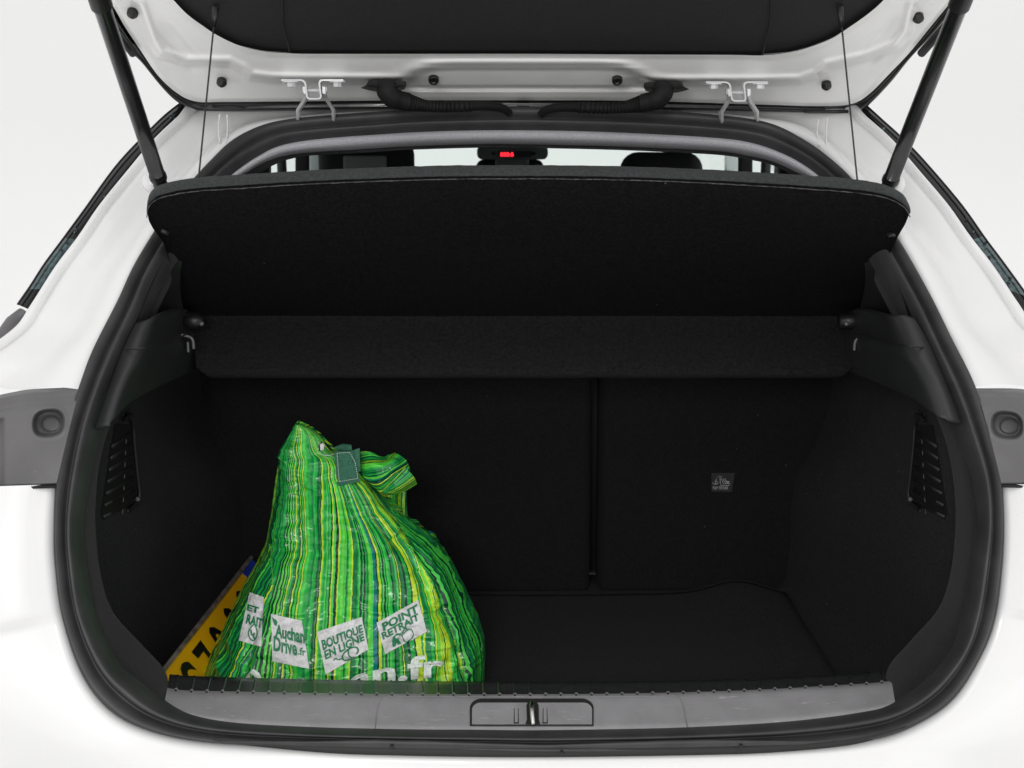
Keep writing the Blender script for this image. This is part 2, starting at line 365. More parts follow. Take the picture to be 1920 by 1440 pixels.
# grey plastic lamp-side panels with finger recess
def lamp_panel(side):
    if side < 0: cols_px = [(-120,775,916),(-40,752,915),(0,741,914),(30,735,913),(60,730,912),(100,728,911),(125,727,910),(150,725,909),(165,724,908)]; hx, hy = 91, 793; st = -1
    else: cols_px = [(2100,765,914),(2020,752,913),(1970,741,912),(1930,733,911),(1900,729,910),(1870,728,909),(1845,728,909),(1825,728,909),(1805,728,909)]; hx, hy = 1888, 797; st = 1
    n = 120; m = 72
    c = cr([Vector(q) for q in cols_px], n); rows = []
    for j in range(m + 1):
        v = j/m; r = []
        for k in range(n):
            x, y0, y1 = c[k]; y = y0 + (y1 - y0)*v; tuck = 0.0
            xe = (156 - 47*((y-724)/185)**.9 if y > 724 else 156) if st < 0 else (1823 + 50*((max(y, 727)-727)/181)**.85)
            x_in = 165 if st < 0 else 1805; f_ = sstep(-60, x_in, x) if st < 0 else sstep(2020, x_in, x); x = x + (xe - x_in)*f_; tuck = .022*sstep(.955, 1.0, (k/(n-1)))
            off = -0.012
            # rim rolled back at the top and bottom
            off += 0.020*math.exp(-((y - y0)/4.5)**2) + 0.010*math.exp(-((y1 - y)/1.6)**2)
            off += 0.007*(1 - sstep(y0 + 16, y0 + 34, y))*1.0      # step below the top edge
            off += 0.004*math.exp(-((y-y0-30)/3)**2)*sstep(140 if st < 0 else 1830, 20 if st < 0 else 1950, x)
            # oval finger recess, deeper at upper left with a flat round floor
            dx = (x - hx)/31.0; dy = (y - hy)/27.0
            sk = dx*0.25*st
            rr = (abs(dx)**2.6 + abs(dy - sk*0.4)**2.6)**(1/2.6)
            off += 0.034*(1 - sstep(0.72, 1.0, rr)) - 0.0012*math.exp(-((rr - 1.06)/0.09)**2)
            dx2 = (x - hx - 5)/21; dy2 = (y - hy - 2)/17; r2 = (dx2*dx2 + dy2*dy2)**.5
            off -= 0.006*(1 - sstep(0.7, 1.0, r2))
            # dark vertical edge near the outer side
            e = (x - 6) if st < 0 else (1925 - x)
            if y > y0 + 45: off += 0.010*(1 - sstep(-8, 6, e))
            r.append(S(x, y, off + tuck))
        rows.append(r)
    return grid(rows, flip=(st > 0))
for sd in (-1, 1):
    o = mesh('lamp_side_panel', *lamp_panel(sd), greyp, car)
    # shadow gap under the panel
    xs = (-120, 108) if sd < 0 else (1876, 2100)
    yy = (917, 909) if sd < 0 else (908, 914)
    V, F = ribbon([S(xs[0], yy[0], -0.004), S(xs[1], yy[1], -0.002)], 0.003, (0, 0.02, 0)); mesh('panel_gap', V, F, gapm, car)

# side window edge strips (black gloss above, wet grey-green glass below)
SL_O = [(338,194),(310,216),(277,248),(219,310),(158,394),(117,450),(83,496),(58,535),(33,571)]
SL_I = [(361,202),(328,230),(288,268),(236,330),(176,402),(140,452),(110,493),(84,533),(54,580)]
SR_O = [(1622,196),(1655,226),(1687,255),(1730,299),(1800,381),(1847,447),(1880,491),(1920,546),(1960,602)]
SR_I = [(1606,206),(1642,238),(1676,274),(1712,317),(1764,379),(1824,455),(1848,492),(1880,532),(1925,592)]
stripglass = mat('wet_side_glass', (0.035, 0.07, 0.075), 0.10, coat=0.8, bump=[('noise', 120, 0.25, 0.003)], mottle=(150, 0.7))
def strip_part(name, O, I, t0, t1, m):
    n = 40
    o_ = cr([Vector((x, y, 0)) for x, y in O], n); i_ = cr([Vector((x, y, 0)) for x, y in I], n)
    a, b = int(t0*(n-1)), int(t1*(n-1)); rows = []
    for s, off in [(-.06, .02), (0, .018), (.10, .015), (.5, .016), (.88, .017), (1, .022), (1.0, .07)]:
        rows.append([S(i_[k].lerp(o_[k], s).x, i_[k].lerp(o_[k], s).y, 0.05 + off) for k in range(a, b+1)])
    return mesh(name, *grid(rows), m, car)
for O, I in ((SL_O, SL_I), (SR_O, SR_I)):
    strip_part('window_edge_trim', O, I, 0, 0.62, gloss)
    strip_part('quarter_glass_edge', O, I, 0.62, 0.90, stripglass)
    strip_part('window_edge_cap', O, I, 0.90, 1.0, gloss)
    # bead of black adhesive along the outer rim
    pts = [S(x, y, 0.062) for x, y in O]; mesh('glass_bead', *tube(cr(pts, 40), 0.0016, 8), gloss, car)
    # water drops and smears
    for q in range(16):
        f = random.uniform(0.05, 0.97); k = f*(len(O)-1); i = int(k); fr = k - i; j = min(i+1, len(O)-1)
        ox = O[i][0]+(O[j][0]-O[i][0])*fr; oy = O[i][1]+(O[j][1]-O[i][1])*fr; ix = I[i][0]+(I[j][0]-I[i][0])*fr; iy = I[i][1]+(I[j][1]-I[i][1])*fr
        s = random.uniform(.25, .8); p = S(ix+(ox-ix)*s, iy+(oy-iy)*s, 0.063)
        rr = random.uniform(.0012, .0028)
        mesh('water_drop', *lathe([(rr, 0), (rr*.8, rr*.35), (rr*.3, rr*.5)], p, (0.1, -1, .3), 8), stripglass if q % 2 else gloss, car, origin=p)
V, F = tube([S(44,586,.07), S(26,606,.065), S(8,634,.06), S(-30,690,.06)], [.008,.012,.013,.013], 14); mesh('window_corner_rubber', V, F, greyp, car)

# sill trim ------------------------------------------------------------
NX = 160
def sill_rows():
    rows = []
    def line(pts): return cr([Vector(p) for p in pts], NX)
    # px-x, px-y at: bottom edge, top edge of face, rib crest far side
    bot = line([(305,1334,0),(330,1342,0),(406,1357,0),(570,1369,0),(760,1374,0),(1000,1376,0),(1300,1370,0),(1470,1360,0),(1606,1343,0),(1655,1333,0),(1680,1326,0)])
    top = line([(313,1293,0),(345,1298,0),(430,1300,0),(600,1303,0),(800,1305,0),(1000,1305,0),(1200,1303,0),(1400,1297,0),(1560,1288,0),(1640,1283,0),(1672,1279,0)])
    far = line([(318,1264,0),(352,1267,0),(440,1270,0),(600,1274,0),(800,1277,0),(1000,1278,0),(1200,1277,0),(1400,1273,0),(1560,1266,0),(1640,1260,0),(1655,1256,0)])
    rows.append([P(p.x, p.y+4, 0.015) for p in bot]); rows.append([P(p.x, p.y, 0.006) for p in bot])
    for s in (.25, .5, .75, .9): rows.append([P(bot[k].lerp(top[k], s).x, bot[k].lerp(top[k], s).y, 0.006 + .052*s) for k in range(NX)])
    rows.append([P(p.x, p.y, 0.060) for p in top])
    for s in (.12, .25, .5, .75): rows.append([P(top[k].lerp(far[k], s).x, top[k].lerp(far[k], s).y, 0.060 + .055*s + .008*math.sin(s*1.57)) for k in range(NX)])
    e = [P(p.x, p.y, 0.126) for p in far]; rows.append(e)
    rows.append([v + Vector((0, .006, -.006)) for v in e]); rows.append([v + Vector((0, .008, -.02)) for v in e]); rows.append([v + Vector((0, .008, -.15)) for v in e])
    return rows, top, far
srows, stop, sfar = sill_rows()
# keep the middle clear for the latch recess
V, F = grid(srows[:8])
def in_recess(c):
    return abs(c.x - RC.x) < RW and RZ0 < c.z < RZ1
sill = mesh('sill_trim', V, F, sillm, car); sill['label'] = 'grey grained plastic sill plate with ribbed top edge'
bvh_sill = BVHTree.FromPolygons([tuple(v) for v in V], F)
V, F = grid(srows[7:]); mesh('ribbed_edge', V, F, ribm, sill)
def hit(bvh, px, py, lift=0.0):
    d = ray(px, py); h, n, i, t = bvh.ray_cast(CAM, d)
    if h is None: return None, None
    if n.dot(d) > 0: n = -n
    return h + n*lift, n
# ribs across the rounded edge
rib_n = 0
for k in range(47):
    t = 0.012 + 0.976*k/46; xt = srows[7][0].x + (srows[7][-1].x - srows[7][0].x)*t; i = max(q for q in range(NX-1) if srows[7][q].x <= xt); fi = (xt - srows[7][i].x)/(srows[7][i+1].x - srows[7][i].x)
    cols_ = [srows[r][i].lerp(srows[r][i+1], fi) for r in (6, 7, 8, 9, 10, 11, 12)]
    up = Vector((0, -.1, 1)); W = 0.0020; vv = []
    hs = [0.0006, 0.0011, 0.0013, 0.0013, 0.0013, 0.0010, 0.0002]
    slant = 0.0
    for q, p in enumerate(cols_):
        sl = Vector((-0.002*q/7, 0, 0)); n_ = Vector((0, -.35, .94)) if q < 3 else (Vector((0, 0, 1)) if q < 6 else Vector((0, .6, .8)))
        vv.append([p + sl - Vector((W, 0, 0)) - n_*.001, p + sl - Vector((W*.6, 0, 0)) + n_*hs[q], p + sl + Vector((W*.6, 0, 0)) + n_*hs[q], p + sl + Vector((W, 0, 0)) - n_*.001])
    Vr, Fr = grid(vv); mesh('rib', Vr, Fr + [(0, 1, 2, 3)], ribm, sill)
    p = cols_[1]; mesh('rib_end', *lathe([(.0024, -.0005), (.0022, .0009), (.0012, .0014)], p, (0, -.4, .9), 10), sillm, sill, origin=p)  # rib-end nubs, their paler colour carries the highlights there
# latch recess: raised rim line, sunken floor, striker pocket
def on_sill(px, py, lift): h, n = hit(bvh_sill, px, py, lift); return h
def outline(x0, y0, x1, y1, r, n=8, bottom_r=3):
    pts = [(x0, y1)]
    for k in range(n+1):
        a = math.pi - k/n*math.pi/2; pts.append((x0 + r + r*math.cos(a), y0 + r*0.8 - r*0.8*math.sin(a)))
    for k in range(n+1):
        a = math.pi/2 - k/n*math.pi/2; pts.append((x1 - r + r*math.cos(a), y0 + r*0.8 - r*0.8*math.sin(a)))
    pts.append((x1, y1)); return pts
def patch(name, pts, lift, m, parent, dz=0):
    P3 = [on_sill(x, y, lift) for x, y in pts]; c = sum(P3, Vector())/len(P3)
    V = [c] + P3; F = [(0, i, i % len(P3) + 1) if False else (0, i+1, (i+1) % len(P3) + 1) for i in range(len(P3))]
    return mesh(name, V, F, m, parent, smooth=False)
cov = patch('latch_cover', outline(881, 1311, 1113, 1361, 22), 0.0012, gapm, sill)
patch('cover_floor', outline(885, 1319, 1110, 1360, 17), 0.0018, sillm, sill)
for x in (968, 1022):   # small moulded slots beside the striker
    patch('slot', [(x-5, 1359), (x-4, 1330), (x+4, 1330), (x+5, 1359)], 0.0024, gapm, sill)
    patch('slot_rib', [(x-3, 1357), (x-3, 1327), (x+3, 1327), (x+3, 1357)], 0.0030, sillm, sill)
pk = [(985, 1361), (988, 1352), (987, 1326), (990, 1318), (998, 1313), (1006, 1318), (1010, 1326), (1010, 1352), (1013, 1361)]
patch('striker_pocket', pk, 0.0034, gapm, sill)
st = [on_sill(1000, 1362, 0.002), on_sill(998, 1350, 0.008), on_sill(997, 1338, 0.010), on_sill(997, 1326, 0.008), on_sill(998, 1319, 0.002)]
mesh('striker', *tube(cr(st, 12), 0.0031, 12), metal, sill)
def groove(name, pxs, parent, wd=0.0007, m=gapm, lift=0.0002):
    pts = [on_sill(x, y, lift) for x, y in pxs]; pts = [p for p in pts if p is not None]
    return mesh(name, *tube(pts, wd, 5), m, parent)
groove('panel_joint', [(881,1361)] + [(881 + (1113-881)*k/20, 1361.5) for k in range(1, 21)], sill, 0.0006)
groove('panel_joint', [(703,1372),(706,1340),(710,1320),(718,1309),(735,1306)] + [(735 + 25*k, 1306.5) for k in range(1, 21)] + [(1260,1304),(1275,1309),(1282,1325),(1285,1345),(1290,1368)], sill, 0.0005, sillm, 0.0005)

# ------------------------------------------------------------------ boot interior
LIP = [(316,1300),(309,1262),(264,1212),(213,1154),(190,1090),(180,1020),(178,950),(186,870),(205,800),(235,740),(262,660),(292,590),(325,520),(356,440),(405,352)]
IDX = [(308,1332),(286,1310),(253,1285),(190,1205),(158,1110),(146,1030),(146,950),(158,875),(176,805),(200,735),(228,662),(262,590),(295,512),(345,430),(400,356)]
n = 90
a = cr([S(985 + (x-985)*1.018, 800 + (y-800)*1.016, 0.030) for x, y in IDX], n); b = cr([S(x, y, 0.095) for x, y in LIP], n)
mid = [a[k].lerp(b[k], .5) + Vector((0.004, -0.014, 0)) for k in range(n)]
b2 = [Vector((p.x - 0.008, p.y + .010, p.z)) for p in b]
b3 = [Vector((p.x - 0.035, p.y + .012, p.z - .01)) for p in b]
rowsL = [cr([a[k], mid[k], b[k], b2[k], b3[k]], 17) for k in range(n)]
lipV, lipF = grid([list(x) for x in zip(*rowsL)])
mesh('opening_lip', lipV, lipF, lipc, car); mesh('opening_lip', *mirrored((lipV, lipF)), lipc, car)
zC = [.60,.605,.63,.69,.77,.84,.90,.96,1.02,1.08,1.14,1.20,1.27,1.34,1.42]
xC = [-.50,-.55,-.575,-.588,-.592,-.592,-.592,-.59,-.585,-.575,-.555,-.53,-.505,-.475,-.43]
zE = [.598,.602,.62,.66,.71,.76,.81,.85,.90,.97,1.05,1.13,1.22,1.32,1.43]
xE = [-.46,-.487,-.497,-.50,-.502,-.502,-.508,-.528,-.552,-.566,-.568,-.565,-.555,-.53,-.50]
C = cr([Vector((x, max(.30, gz(z) + .07), z)) for x, z in zip(xC, zC)], n); E = cr([Vector((x, .82, z)) for x, z in zip(xE, zE)], n)
D = [C[k].lerp(E[k], .48) + Vector((-.012, 0, 0)) for k in range(n)]
wl = []
for k in range(n):
    pts = cr([b3[k], b3[k].lerp(C[k], .5) + Vector((-.008, 0, 0)), C[k], D[k], E[k], E[k] + Vector((0, .15, 0))], 60)
    wl.append([p + Vector((0.006*noise.noise(p*8), 0, 0)) for p in pts])
wV, wF = grid([list(x) for x in zip(*wl)])
mesh('boot_side_trim', wV, wF, carpet, car); mesh('boot_side_trim', *mirrored((wV, wF)), carpet, car)
bvh_w = BVHTree.FromPolygons([tuple(v) for v in wV], wF)
bvh_wr = BVHTree.FromPolygons([tuple(v) for v in mirX(wV)], [tuple(reversed(f)) for f in wF])

# shelf support ledge (dark plastic) on both sides
cols_ = [[(255,605,.0,1),(230,655,0,1),(203,728,0,1),(176,803,0,1)],
         [(300,592,.24,0),(280,650,.20,0),(240,715,.15,0),(207,792,.105,0)],
         [(345,580,.42,0),(345,622,.40,0),(318,675,.32,0),(255,748,.19,0)],
         [(373,600,.50,0),(372,632,.50,0),(371,664,.50,0),(368,692,.50,0)]]
L_ = [[(S(x, y, .012) if f else P(x, y, Y)) for x, y, Y, f in c] for c in cols_]
dn = [cr(c, 24) for c in L_]; rows = []
for j in range(24): rows.append(cr([dn[i][j] for i in range(4)], 30))
for j in range(24):
    for i in range(30):
        v = j/23; rows[j][i] = rows[j][i] + Vector((0.010*math.sin(min(1, v*2.2)*math.pi)*(i/29)*(-1 if v < .45 else .4), 0, 0))
gv = grid(rows)
lv = solid(mesh('shelf_ledge', *gv, darkp, car), .006, 1)
lv2 = solid(mesh('shelf_ledge', *mirrored(gv), darkp, car), .006, -1)
jt = [S(231, 655, .006)] + [P(x, y, Y) for x, y, Y in [(262, 652, .15), (300, 645, .22), (346, 626, .38)]]
jt = cr([p + Vector((.004, -.003, .0)) for p in jt], 24)
mesh('ledge_crease_shade', *tube(jt, .0011, 6), gapm, car); mesh('ledge_crease_shade', *tube(mirX(jt), .0011, 6), gapm, car)  # dark line painting the shade along the ledge crease
# dark upper pillar trim between ledge and seal
rows = []
for s in range(7):
    f = s/6; r = []
    for (x0, y0, x1, y1, Y1) in [(256,604,345,588,.42),(285,532,338,535,.36),(318,470,345,480,.33),(355,428,380,430,.36)]:
        A = S(x0, y0, .016); B = P(x1, y1, Y1); r.append(A.lerp(B, f) + Vector((-.008*math.sin(f*math.pi), 0, 0)))
    rows.append(cr(r, 16))
gv = grid(rows); mesh('upper_pillar_trim', *gv, blackp, car); mesh('upper_pillar_trim', *mirrored(gv), blackp, car)
# hooks that carry the shelf
def pxM(x, side): return x if side < 0 else 2*982.5 - x
for sd in (-1, 1):
    for pts, r in (([(340,628),(350,630),(358,633),(362,640),(363,654)], .0022), ([(352,641),(352.5,650),(353,660)], .0020)):
        q = [P(pxM(x, sd), y + (3 if sd > 0 else 0), .395) for x, y in pts]; mesh('shelf_hook', *tube(cr(q, 14), r, 8), greyp, car)
    c = P(pxM(367, sd), 602, .44)
    o = mesh('shelf_pivot', *join(lathe([(.010, -.02), (.012, 0), (.008, .012)], c, (1, 0, 0), 16), rbox(c.x + sd*.012, c.y + .01, c.z, .03, .03, .024, .004)), blackp, car, origin=c)
    c = P(pxM(378, sd), 607, .42); mesh('pivot_pin', *lathe([(.004, 0), (.003, .003), (.001, .004)], c, (0, -1, .3), 12), metal if False else greyp, car, origin=c)

# side pocket grilles with slats
def wall_pt(px, py, sd, lift):
    x = px if sd < 0 else pxM(px, 1)
    h, nn = hit(bvh_w if sd < 0 else bvh_wr, x, py, lift)
    if h is None: h = P(x, py, .25)
    return h
for sd in (-1, 1):
    fr = [wall_pt(x, y, sd, .004) for x, y in [(228,778),(243,790),(247,830),(252,880),(257,930),(250,944),(236,957)]]
    g = mesh('pocket_grille', *tube(cr(fr, 40), [.0024]*40, 8), darkp, car)
    rws = []
    for j in range(24):
        v = j/23; xl_ = 214 - 27*v; xr_ = 244 + 12*v
        rws.append([wall_pt(xl_ + (xr_-xl_)*i/9, 796 + 150*v + 22*v*(1 - i/9), sd, .0012) for i in range(10)])
    mesh('pocket_mesh', *grid(rws), gapm, g)
    for k in range(7):
        y0 = 812 + 21*k; x0 = 245 + k*1.4
        a0 = wall_pt(x0 - 3, y0, sd, .0024); a1 = wall_pt(max(206 - k*2.5, 188), y0 + 26 + k*1.0, sd, .0024)
        V, F = ribbon([a0, a0.lerp(a1, .5), a1], .0022, (0.0, -.003, .006)); mesh('slat', V, F, darkp, g)
    for k in range(7):
        x = 225 - k*1.0; y = 822 + 22*k
        p0 = wall_pt(x, y, sd, .009); p1 = wall_pt(x - .5, y + 9, sd, .009)
        mesh('stitch', *tube([p0, p1], .0006, 5), greyp, g)
    p = wall_pt(251, 936, sd, .006); mesh('grille_corner', *lathe([(.0045, 0), (.003, .003), (.001, .004)], p, (0, -1, .4), 10), greyp, g)
    q = [wall_pt(x, y, sd, .008) for x, y in [(220,790),(226,782),(234,777),(240,777)]]; mesh('bag_hook', *tube(cr(q, 10), [.001]+[.003]*8+[.001], 8), darkp, car)

# boot floor
o = mesh('boot_floor', *grid([[Vector((-.60 + 1.2*i/20, .11 + .8*j/10, .597)) for i in range(21)] for j in range(11)]), carpet, car)
# seat backs
def seatback(x0, x1):
    zt = 1.16; zb = .59
    return rbox((x0 + x1)/2, .87, (zt + zb)/2, x1 - x0, .11, zt - zb, .016, 4)
XG0 = P(1108, 900, .82).x; XG1 = P(1125, 900, .82).x
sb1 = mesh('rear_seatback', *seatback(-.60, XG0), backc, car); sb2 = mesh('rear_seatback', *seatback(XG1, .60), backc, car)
mesh('seat_gap_backing', *rbox((XG0+XG1)/2, .93, .85, .1, .03, .6, .002), gapm, car)
for x in (XG0 - .004, XG1 + .004): mesh('seat_edge_piping', *tube([Vector((x, .823, z)) for z in (.62, .8, 1.0, 1.14)], .0014, 8), gapm, car)
c = P(1098, 1092, .81); mesh('seat_release', *rbox(c.x, c.y + .025, c.z, .014, .02, .04, .006), gapm, car, origin=c)
# tether label on the right seat back
def seat_pt(px, py, off=0.0): return P(px, py, .815 - off)
lab = mesh('tether_label', *join((lambda V: (V, [(0,1,2,3),(7,6,5,4),(0,4,5,1),(1,5,6,2),(2,6,7,3),(3,7,4,0)]))([seat_pt(1334,922),seat_pt(1372,922),seat_pt(1378,887),seat_pt(1334,887)] + [seat_pt(1334,922,.0015),seat_pt(1372,922,.0015),seat_pt(1378,887,.0015),seat_pt(1334,887,.0015)])), labelm, car, smooth=False)
lab['label'] = 'small black woven label reading TOP TETHER with anchor and child seat symbol'
def lb(x, y): return 1280 + x/12, 860 + y/12      # crop coordinates -> photo
def stroke(pts, r=.0006, nm='symbol'):
    q = [seat_pt(*lb(x, y), .0022) for x, y in pts]; mesh(nm, *tube(q, r, 6), inkw, lab)
stroke([(740,575),(748,510),(758,465)]); stroke([(675,535),(690,565),(735,578),(785,565),(808,535)]); stroke([(722,508),(785,512)])
stroke([(770,440),(768,450)]); stroke([(785,412),(800,400)]); stroke([(830,390),(850,392)]); stroke([(872,400),(885,412)])
stroke([(835,415),(845,520),(855,605),(1040,605),(1065,555)]); stroke([(850,420),(880,480),(912,562),(1040,560)])
stroke([(905,450),(925,500),(965,540),(1045,545)]); stroke([(960,485),(1000,520),(1050,520)], .0012); stroke([(945,455),(962,462)], .0014)
def text_mesh(s, bold=0.0, shear=0.0, extrude=0.0, font=None):
    cu = bpy.data.curves.new('lettering_tmp', 'FONT'); cu.body = s; cu.offset = bold; cu.shear = shear; cu.extrude = extrude; cu.resolution_u = 3
    ob = bpy.data.objects.new('lettering_tmp', cu); col.objects.link(ob)
    dg = bpy.context.evaluated_depsgraph_get(); me = bpy.data.meshes.new_from_object(ob.evaluated_get(dg))
    bm = bmesh.new(); bm.from_mesh(me); bmesh.ops.triangulate(bm, faces=bm.faces[:])
    V = [v.co.copy() for v in bm.verts]; x0 = min(v.x for v in V); x1 = max(v.x for v in V); y0 = 0; y1 = 0.70
    for v in bm.verts: v.co.x = (v.co.x - x0)/(x1 - x0); v.co.y = (v.co.y - y0)/(y1 - y0)
    bpy.data.objects.remove(ob); bpy.data.curves.remove(cu); bpy.data.meshes.remove(me)
    return bm
def bm_vf(bm):
    bm.verts.index_update(); return [v.co.copy() for v in bm.verts], [tuple(v.index for v in f.verts) for f in bm.faces]
bm = text_mesh('TOP TETHER', .012, .15); V, F = bm_vf(bm); bm.free()
V = [seat_pt(*lb(672 + v.x*350 - 12*(v.y-.5)*0, 690 - v.y*62), .0022) for v in V]
mesh('lettering', V, F, inkw, lab, smooth=False)

# ------------------------------------------------------------------ headliner edge and cabin
RI = [(405,352),(440,342),(463,330),(510,306),(569,293),(693,286),(770,281),(897,277),(970,277),(1024,278),(1178,282),(1340,290),(1402,299),(1446,309),(1493,330),(1530,345),(1570,360)]
RO = [(398,362),(415,345),(441,322),(484,292),(529,271),(620,257),(793,246),(893,243),(970,243),(1070,244),(1178,248),(1329,256),(1402,265),(1468,287),(1515,313),(1548,341),(1565,360)]
n = 120; ro = cr([Vector((x, y, 0)) for x, y in RO], n); ri = cr([Vector((x, y, 0)) for x, y in RI], n); rows = []
for s, off in [(-.15,.03),(0,.02),(.1,.012),(.3,.012),(.55,.025),(.75,.045),(.9,.070),(.98,.10),(1.0,.13)]:
    rows.append([S(ro[k].lerp(ri[k], s).x, ro[k].lerp(ri[k], s).y, off) for k in range(n)])
edge = rows[-1]
for dy, dz in [(.1,.015),(.5,.02),(1.2,.0),(1.75,-.03)]:
    rows.append([Vector((v.x*(1 + .1*min(dy, 1)), v.y + dy, max(v.z, 1.38) + dz + .02*min(1, dy*3))) for v in edge])
mesh('headliner', *grid(rows), head, car)
# outer roof skin
mesh('roof', *grid([[Vector((x, y, 1.53 + .02*math.cos(x*2) - .03*((y-1.3)/1)**2)) for x in [-.55 + 1.10*i/16 for i in range(17)]] for y in [.55 + .25*j for j in range(10)]]), paint, car)
# cabin sides: window line, pillars
for sd in (-1, 1):
    X = sd*.655
    mesh('door_panel', *rbox(X, 2.25, .80, .05, 1.9, .92, .01), doorm, car)
    mesh('roof_rail', *rbox(sd*.545, 1.95, 1.47, .05, 1.9, .07, .02), seatm, car)
    mesh('cabin_quarter_trim', *rbox(sd*.56, 1.12, 1.24, .03, .34, .36, .012), blackp, car)
    def pil(name, pxa, pxb, Y, m, y0=255, y1=350, th=.03, flare=0):
        a_, b_ = (pxM(pxa, 1), pxM(pxb, 1)) if sd > 0 else (pxa, pxb)
        q = [P(a_, y0, Y), P(b_, y0, Y), P(b_ + flare, y1+40, Y), P(a_ + flare, y1+40, Y)]
        V = q + [v + Vector((0, th, 0)) for v in q]; F = [(0,1,2,3),(7,6,5,4),(0,4,5,1),(1,5,6,2),(2,6,7,3),(3,7,4,0)]
        bmx = bmesh.new(); vs_ = [bmx.verts.new(v) for v in V]; [bmx.faces.new([vs_[i] for i in f]) for f in F]
        bmesh.ops.recalc_face_normals(bmx, faces=bmx.faces[:]); bmesh.ops.bevel(bmx, geom=bmx.edges[:], offset=.006, segments=3, affect='EDGES', profile=.5)
        V, F = bm_vf(bmx); bmx.free(); return mesh(name, V, F, m, car)
    pil('rear_door_pillar', 440, 505, 1.15, blackp)
    pil('middle_pillar', 516, 532, 1.5, darkp, flare=-6*(-sd)*-1)
    pil('seat_belt_pillar', 553, 578, 1.75, seatm)
    pil('front_pillar_trim', 579, 604, 2.3, pillar)
    # side glass
    q = [Vector((sd*.65, 1.3, 1.25)), Vector((sd*.65, 3.1, 1.25)), Vector((sd*.56, 2.8, 1.46)), Vector((sd*.56, 1.3, 1.46))]
    mesh('side_window', q + [v + Vector((sd*.004, 0, 0)) for v in q], [(0,1,2,3),(7,6,5,4),(0,4,5,1),(1,5,6,2),(2,6,7,3),(3,7,4,0)], glass, car, smooth=False)
# windscreen, dashboard, rear bench top
q = [Vector((-.66, 3.2, 1.0)), Vector((.66, 3.2, 1.0)), Vector((.58, 2.45, 1.46)), Vector((-.58, 2.45, 1.46))]
mesh('windscreen', q + [v + Vector((0, .004, .004)) for v in q], [(3,2,1,0),(4,5,6,7),(0,1,5,4),(1,2,6,5),(2,3,7,6),(3,0,4,7)], glass, car, smooth=False)
mesh('dashboard', *rbox(0, 3.0, .85, 1.36, .6, .36, .06), seatm, car)
mesh('cabin_floor', *rbox(0, 1.9, .32, 1.36, 2.3, .05, .01), seatm, car)
mesh('rear_bench', *rbox(0, 1.15, .60, 1.2, .45, .25, .06), seatm, car)
# front seats
def headrest(px0, px1, py0, Y, hole, label):
    s = empty('front_seat', P((px0+px1)/2, 560, Y), parent=car)
    a0, a1 = P(px0, py0, Y), P(px1, py0, Y); wd = a1.x - a0.x; cx = (a0.x + a1.x)/2
    mesh('headrest', *rbox(cx, Y, a0.z - .11, wd, .10, .22, .045 if not hole else .03, 5), seatm, s)
    mesh('seat_back', *rbox(cx, Y, a0.z - .56, .48, .13, .62, .06, 4), seatm, s)
    if hole:
        p = P(685, 311, Y - .055); mesh('screen_holder', *rbox(p.x, Y - .058, p.z, .108, .012, .05, .005), pillar2, s)
    for dx in (-.06, .06): mesh('post', *tube([Vector((cx+dx, Y, a0.z-.2)), Vector((cx+dx, Y, a0.z-.3))], .006, 8), metal, s)
headrest(598, 776, 268, 1.9, True, '')
headrest(1163, 1318, 285, 1.9, False, '')
# roof console with red clock, mirror
c = P(961, 289, 2.0)
con = mesh('roof_console', *rbox(c.x, 2.05, c.z + .004, .185, .12, .036, .014, 4), doorm, car); con['label'] = 'overhead console with small red lit display'
mesh('display', *rbox(P(966, 289, 1.985).x, 1.989, P(966, 289, 1.985).z, .088, .006, .016, .002), gapm, con)
bm = text_mesh('888:8', .02); V, F = bm_vf(bm); bm.free()
mesh('display_digits', [P(938 + v.x*25, 293.5 - v.y*8, 1.984) for v in V], F, red, con, smooth=False)
for x in (925, 1001): p = P(x, 288, 1.985); mesh('console_button', *lathe([(.005, 0), (.004, .004)], p, (0, -1, 0), 12), gapm, con, origin=p)
mesh('console_stem', *rbox(P(960, 300, 2.1).x, 2.1, P(960, 300, 2.1).z, .09, .03, .04, .01), doorm, car)
p = P(956, 318, 2.2); mesh('rear_view_mirror', *rbox(p.x, 2.2, p.z, .185, .03, .055, .02, 4), blackp, car, origin=p)

# ------------------------------------------------------------------ tailgate
tg = empty('tailgate', (0, .5, 1.478), parent=car); tg['label'] = 'raised white tailgate with black inner trim panel'
TE = [((210,-160),(60,-160)),((275,-55),(150,-60)),((325,0),(204,0)),((350,26),(234,50)),((378,47),(262,92)),((407,66),(295,140)),((445,84),(330,173)),((492,96),(366,190)),
 ((543,100),(420,191)),((600,101),(545,190)),((800,101),(780,188)),((985,101),(985,188)),((1180,102),(1190,189)),((1370,103),(1425,196)),((1430,104),(1540,199)),
 ((1482,98),(1596,195)),((1520,88),(1630,176)),((1560,72),(1668,138)),((1594,50),(1706,98)),((1628,26),(1745,50)),((1657,0),(1786,0)),((1705,-55),(1835,-60)),((1770,-160),(1920,-160))]
RIDGE = [(170,-40),(262,10),(285,75),(300,100),(350,116),(430,117),(455,130),(470,143),(510,148),(569,149),(700,150),(745,151),(760,146),(778,134),(800,124),(850,122),(985,122),(1120,122),(1170,124),(1192,134),(1212,147),(1235,153),(1420,153),(1500,151),(1530,140),(1550,124),(1620,108),(1680,85),(1700,60),(1712,10),(1800,-40)]
